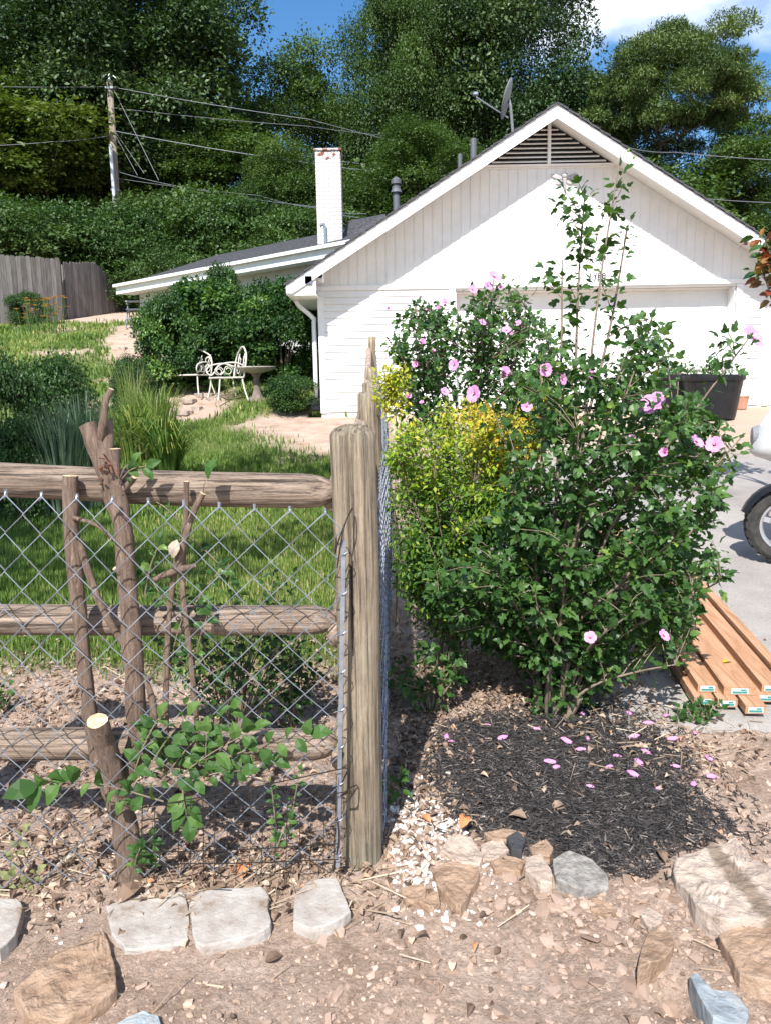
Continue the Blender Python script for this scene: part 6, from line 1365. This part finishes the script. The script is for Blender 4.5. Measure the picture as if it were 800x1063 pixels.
mb = MB(); lp = Vector((nx0 + .12, 3.45, dz_(1.6, 3.45) + .102)); leaves(mb, [lp[:]], [(1, .2, .1)], [(0, 0, 1)], [.05], OVATE2, np.array([.9])); obj('dead_leaf', mb, LM_NAN, label='yellow leaf lying on the widest orange board', cat='leaf', group='single dead leaves')

# ================================================================ motor scooter
q = P(815, 552, 5.15); gs = dz_(q.x, 5.15); WR = .265; wc = Vector((q.x, 5.15, gs + WR)); sc_t = thing('motor_scooter', 'white motor scooter with fat knobbly tyres on the driveway, cut off by the frame', 'scooter', (wc.x + .6, 5.15, gs))
RUB = pm('tyre_rubber', [(.3, (.025, .024, .023)), (.7, (.06, .056, .052))], 20, .85, bmp=.3); ALU = pm('cast_alloy', [(.3, (.42, .42, .43)), (.7, (.60, .60, .60))], 10, .35, bmp=.1, metal=.7); SW = pm('gloss_white', (.80, .80, .80), 3, .25, bmp=0, spec=.6); GP2 = flat('grey_plastic', (.25, .25, .27), .5)
yaw = rad(-16)
def SM(c, x, y, z): 
    return c + Matrix.Rotation(yaw, 3, 'Z') @ Vector((x, y, z))
def wheel(c, R_, wd):
    prof = [(R_ * .66, -wd * .42), (R_ * .74, -wd * .5), (R_ * .86, -wd * .52), (R_ * .95, -wd * .42), (R_ * .985, -wd * .2), (R_ * .985, wd * .2), (R_ * .95, wd * .42), (R_ * .86, wd * .52), (R_ * .74, wd * .5), (R_ * .66, wd * .42)]
    n = 48; V = []; F = []
    for r, yy in prof:
        for k in range(n): a = 2 * math.pi * k / n; V.append(SM(c, r * math.cos(a), yy, r * math.sin(a)))
    for i in range(len(prof) - 1):
        for k in range(n): F.append((i * n + k, i * n + (k + 1) % n, (i + 1) * n + (k + 1) % n, (i + 1) * n + k))
    mb = MB(); mb.add(V, F)
    for k in range(26):                                  # tread blocks
        for yy, o_ in ((-wd * .36, 0), (0, .5), (wd * .36, 0)):
            a = 2 * math.pi * (k + o_) / 26; r0_, r1_ = R_ * .955, R_ * (1.0 if yy == 0 else .985); da = .075; V = []
            for r in (r0_, r1_):
                for (aa, y2) in ((a - da, yy - wd * .12), (a + da, yy - wd * .12), (a + da, yy + wd * .12), (a - da, yy + wd * .12)): V.append(SM(c, r * math.cos(aa), y2, r * math.sin(aa)))
            mb.add(V, [(4, 5, 6, 7), (0, 1, 5, 4), (1, 2, 6, 5), (2, 3, 7, 6), (3, 0, 4, 7)])
    wl = thing('wheel', None, None, c); wl.parent = sc_t; wl.location = c - ORG[sc_t.name]; ORG[wl.name] = Vector(c)
    obj('tyre', mb, RUB, wl)
    mb = MB(); prof = [(R_ * .67, -wd * .4), (R_ * .60, -wd * .38), (R_ * .56, -wd * .2), (R_ * .56, wd * .2), (R_ * .60, wd * .38), (R_ * .67, wd * .4)]; V = []; F = []
    for r, yy in prof:
        for k in range(n): a = 2 * math.pi * k / n; V.append(SM(c, r * math.cos(a), yy, r * math.sin(a)))
    for i in range(len(prof) - 1):
        for k in range(n): F.append((i * n + k, i * n + (k + 1) % n, (i + 1) * n + (k + 1) % n, (i + 1) * n + k))
    mb.add(V, F)
    for k in range(5):
        a = 2 * math.pi * k / 5 + .35; p0, p1 = SM(c, R_ * .12 * math.cos(a), -wd * .18, R_ * .12 * math.sin(a)), SM(c, R_ * .60 * math.cos(a), -wd * .3, R_ * .60 * math.sin(a)); mb.add(*obox(p0, p1, .035, .03, (0, 1, 0)))
    V, F = lathe([(0, -wd * .34), (R_ * .14, -wd * .32), (R_ * .2, -wd * .2), (R_ * .2, wd * .3), (0, wd * .32)], 20); mb.add([SM(c, p[0], p[2], p[1]) for p in V], F); obj('rim', mb, ALU, wl)
    V, F = lathe([(R_ * .40, -.003), (R_ * .22, -.003), (R_ * .22, .003), (R_ * .40, .003), (R_ * .40, -.003)], 24); mb = MB(); mb.add([SM(c, p[0], -wd * .47 + p[2], p[1]) for p in V], F); obj('brake_disc', mb, GALV, wl)
wheel(wc, WR, .125); wc2 = SM(wc, 1.22, 0, 0); wheel(wc2, WR, .13)
for s in (-1, 1): mb = MB(); mb.add(*tube([SM(wc, 0, s * .085, 0), SM(wc, .10, s * .08, .3), SM(wc, .17, s * .05, .5)], [.022, .026, .028], 10)); obj('fork_leg', mb, BLACKP, sc_t)
V = []; F = []
for i in range(12):                                      # front fender
    a = rad(20 + i * 13); 
    for j in range(5): yy = (j - 2) * .045; r = WR * 1.14 - abs(j - 2) ** 2 * .008; V.append(SM(wc, -r * math.cos(a) * -1 if False else r * math.cos(a), yy, r * math.sin(a)))
for i in range(11):
    for j in range(4): F.append((i * 5 + j, i * 5 + j + 1, i * 5 + j + 6, i * 5 + j + 5))
mb = MB(); mb.add(V, F); obj('fender', mb, BLACKP, sc_t, smooth=True)
def loft(secs, mat, name, parent=sc_t, n=16):            # sections: (x, z, half width, half height, tilt)
    V = []; F = []
    for (x, z, hw_2, hh_2, tl) in secs:
        for k in range(n):
            a = 2 * math.pi * k / n; cx_, cy_ = math.copysign(abs(math.cos(a)) ** .7, math.cos(a)), math.copysign(abs(math.sin(a)) ** .7, math.sin(a)); V.append(SM(wc, x + hh_2 * cy_ * math.sin(tl), hw_2 * cx_, z + hh_2 * cy_ * math.cos(tl)))
    for i in range(len(secs) - 1):
        for k in range(n): F.append((i * n + k, i * n + (k + 1) % n, (i + 1) * n + (k + 1) % n, (i + 1) * n + k))
    F.append(tuple(range(n))[::-1]); F.append(tuple((len(secs) - 1) * n + k for k in range(n))); mb = MB(); mb.add(V, F); return obj(name, mb, mat, parent, smooth=True)
sh = loft([(-.24, .56, .05, .07, .2), (-.19, .60, .13, .14, .2), (-.11, .66, .19, .22, .25), (-.02, .69, .23, .28, .3), (.08, .70, .22, .32, .35), (.18, .68, .18, .28, .4)], SW, 'front_shield')
loft([(-.02, .98, .05, .05, 0), (.04, 1.01, .16, .08, 0), (.16, 1.02, .18, .08, 0), (.26, 1.0, .1, .05, 0)], SW, 'handlebar_cover')
V, F = lathe([(0, -.02), (.06, -.012), (.075, .02), (.07, .05)], 18); mb = MB(); mb.add([SM(wc, -.235 + p[2], p[0], .60 + p[1]) for p in V], F); obj('headlight', mb, GP2, sc_t)
loft([(.24, .10, .14, .05, 0), (.5, .06, .17, .04, 0), (.75, .08, .16, .05, 0)], GP2, 'floorboard'); loft([(.66, .16, .10, .14, 0), (.8, .28, .15, .2, 0), (1.05, .32, .17, .18, 0), (1.35, .38, .15, .12, 0), (1.58, .44, .06, .05, 0)], SW, 'rear_body'); loft([(.66, .46, .1, .03, 0), (.8, .49, .14, .05, 0), (1.1, .51, .15, .05, 0), (1.45, .55, .12, .05, 0), (1.55, .56, .05, .03, 0)], BLACKP, 'seat')
for s in (-1, 1):
    mb = MB(); mb.add(*tube([SM(wc, .16, s * .12, 1.02), SM(wc, .2, s * .3, 1.05), SM(wc, .23, s * .4, 1.04)], [.014, .016, .02], 8)); obj('handlebar', mb, BLACKP, sc_t)
    mb = MB(); mb.add(*tube([SM(wc, .16, s * .2, 1.03), SM(wc, .1, s * .26, 1.16), SM(wc, .08, s * .28, 1.20)], .007, 6)); V, F = lathe([(0, -.015), (.065, -.01), (.07, .01), (0, .012)], 18); mb.add([SM(wc, .10 + p[2], s * .28 + p[0], 1.25 + p[1]) for p in V], F); obj('mirror', mb, BLACKP, sc_t)
mb = MB(); mb.add(*tube([SM(wc, .62, -.1, .0), SM(wc, .62, -.24, -WR + .01)], .012, 6)); obj('kickstand', mb, GALV, sc_t)

# ================================================================ overhanging shade tree beside the viewer (its crown is above the picture)
mb = MB(); ctr = [(-2.6, 4.5, 6.3, .9), (-3.0, 4.0, 6.5, .5), (-1.75, 4.0, 6.2, .65), (-5.4, 2.6, 6.4, 1.0), (-2.7, .9, 5.6, .75), (-3.7, .6, 5.7, .85), (-1.9, 1.4, 5.7, .5), (-5.0, 1.0, 6.3, 1.2), (-6.0, 2.6, 6.6, 1.3), (-5.4, -1.0, 6.0, 1.2), (-7.0, .5, 6.2, 1.3), (-5.8, .8, 7.6, 1.3), (-4.6, 2.0, 7.6, .9)]
rs = np.random.default_rng(9)
for (x, y, z, r) in ctr:
    n = int(520 * r * r); ld_ = norm(rs.normal(size=(n, 3))); p = np.array([x, y, z]) + ld_ * r * rs.uniform(.3, 1.05, (n, 1)) * np.array([1, 1, .6]); leaves(mb, p, ld_ + rs.normal(size=(n, 3)) * .6, np.array([0, 0, 1.]) + rs.normal(size=(n, 3)) * .5, .15 * rs.uniform(.6, 1.2, n), OVATE)
st_t = thing('shade_tree', 'broadleaf tree beside the viewpoint whose high boughs shade the lawn', 'tree', (-5.9, .4, float(gz(-5.9, .4)))); obj('crown', mb, LM_MID, st_t)
mb = MB(); tb = Vector((-5.9, .4, -.3)); mb.add(*tube([tb, tb + Vector((.1, 0, 2)), tb + Vector((.2, .1, 4.4)), tb + Vector((.2, .2, 7.4))], [.24, .19, .15, .05], 12))
for (x, y, z, r) in ctr: mb.add(*tube(catmull([tb + Vector((.18, .1, 4.2)), Vector((x * .5 - 2.9, y * .5 + .2, 5.4)), Vector((x, y, z))], 4), [.08, .07, .06, .05, .045, .04, .03, .02, .01], 6))
obj('trunk', mb, BARK, st_t, smooth=True)
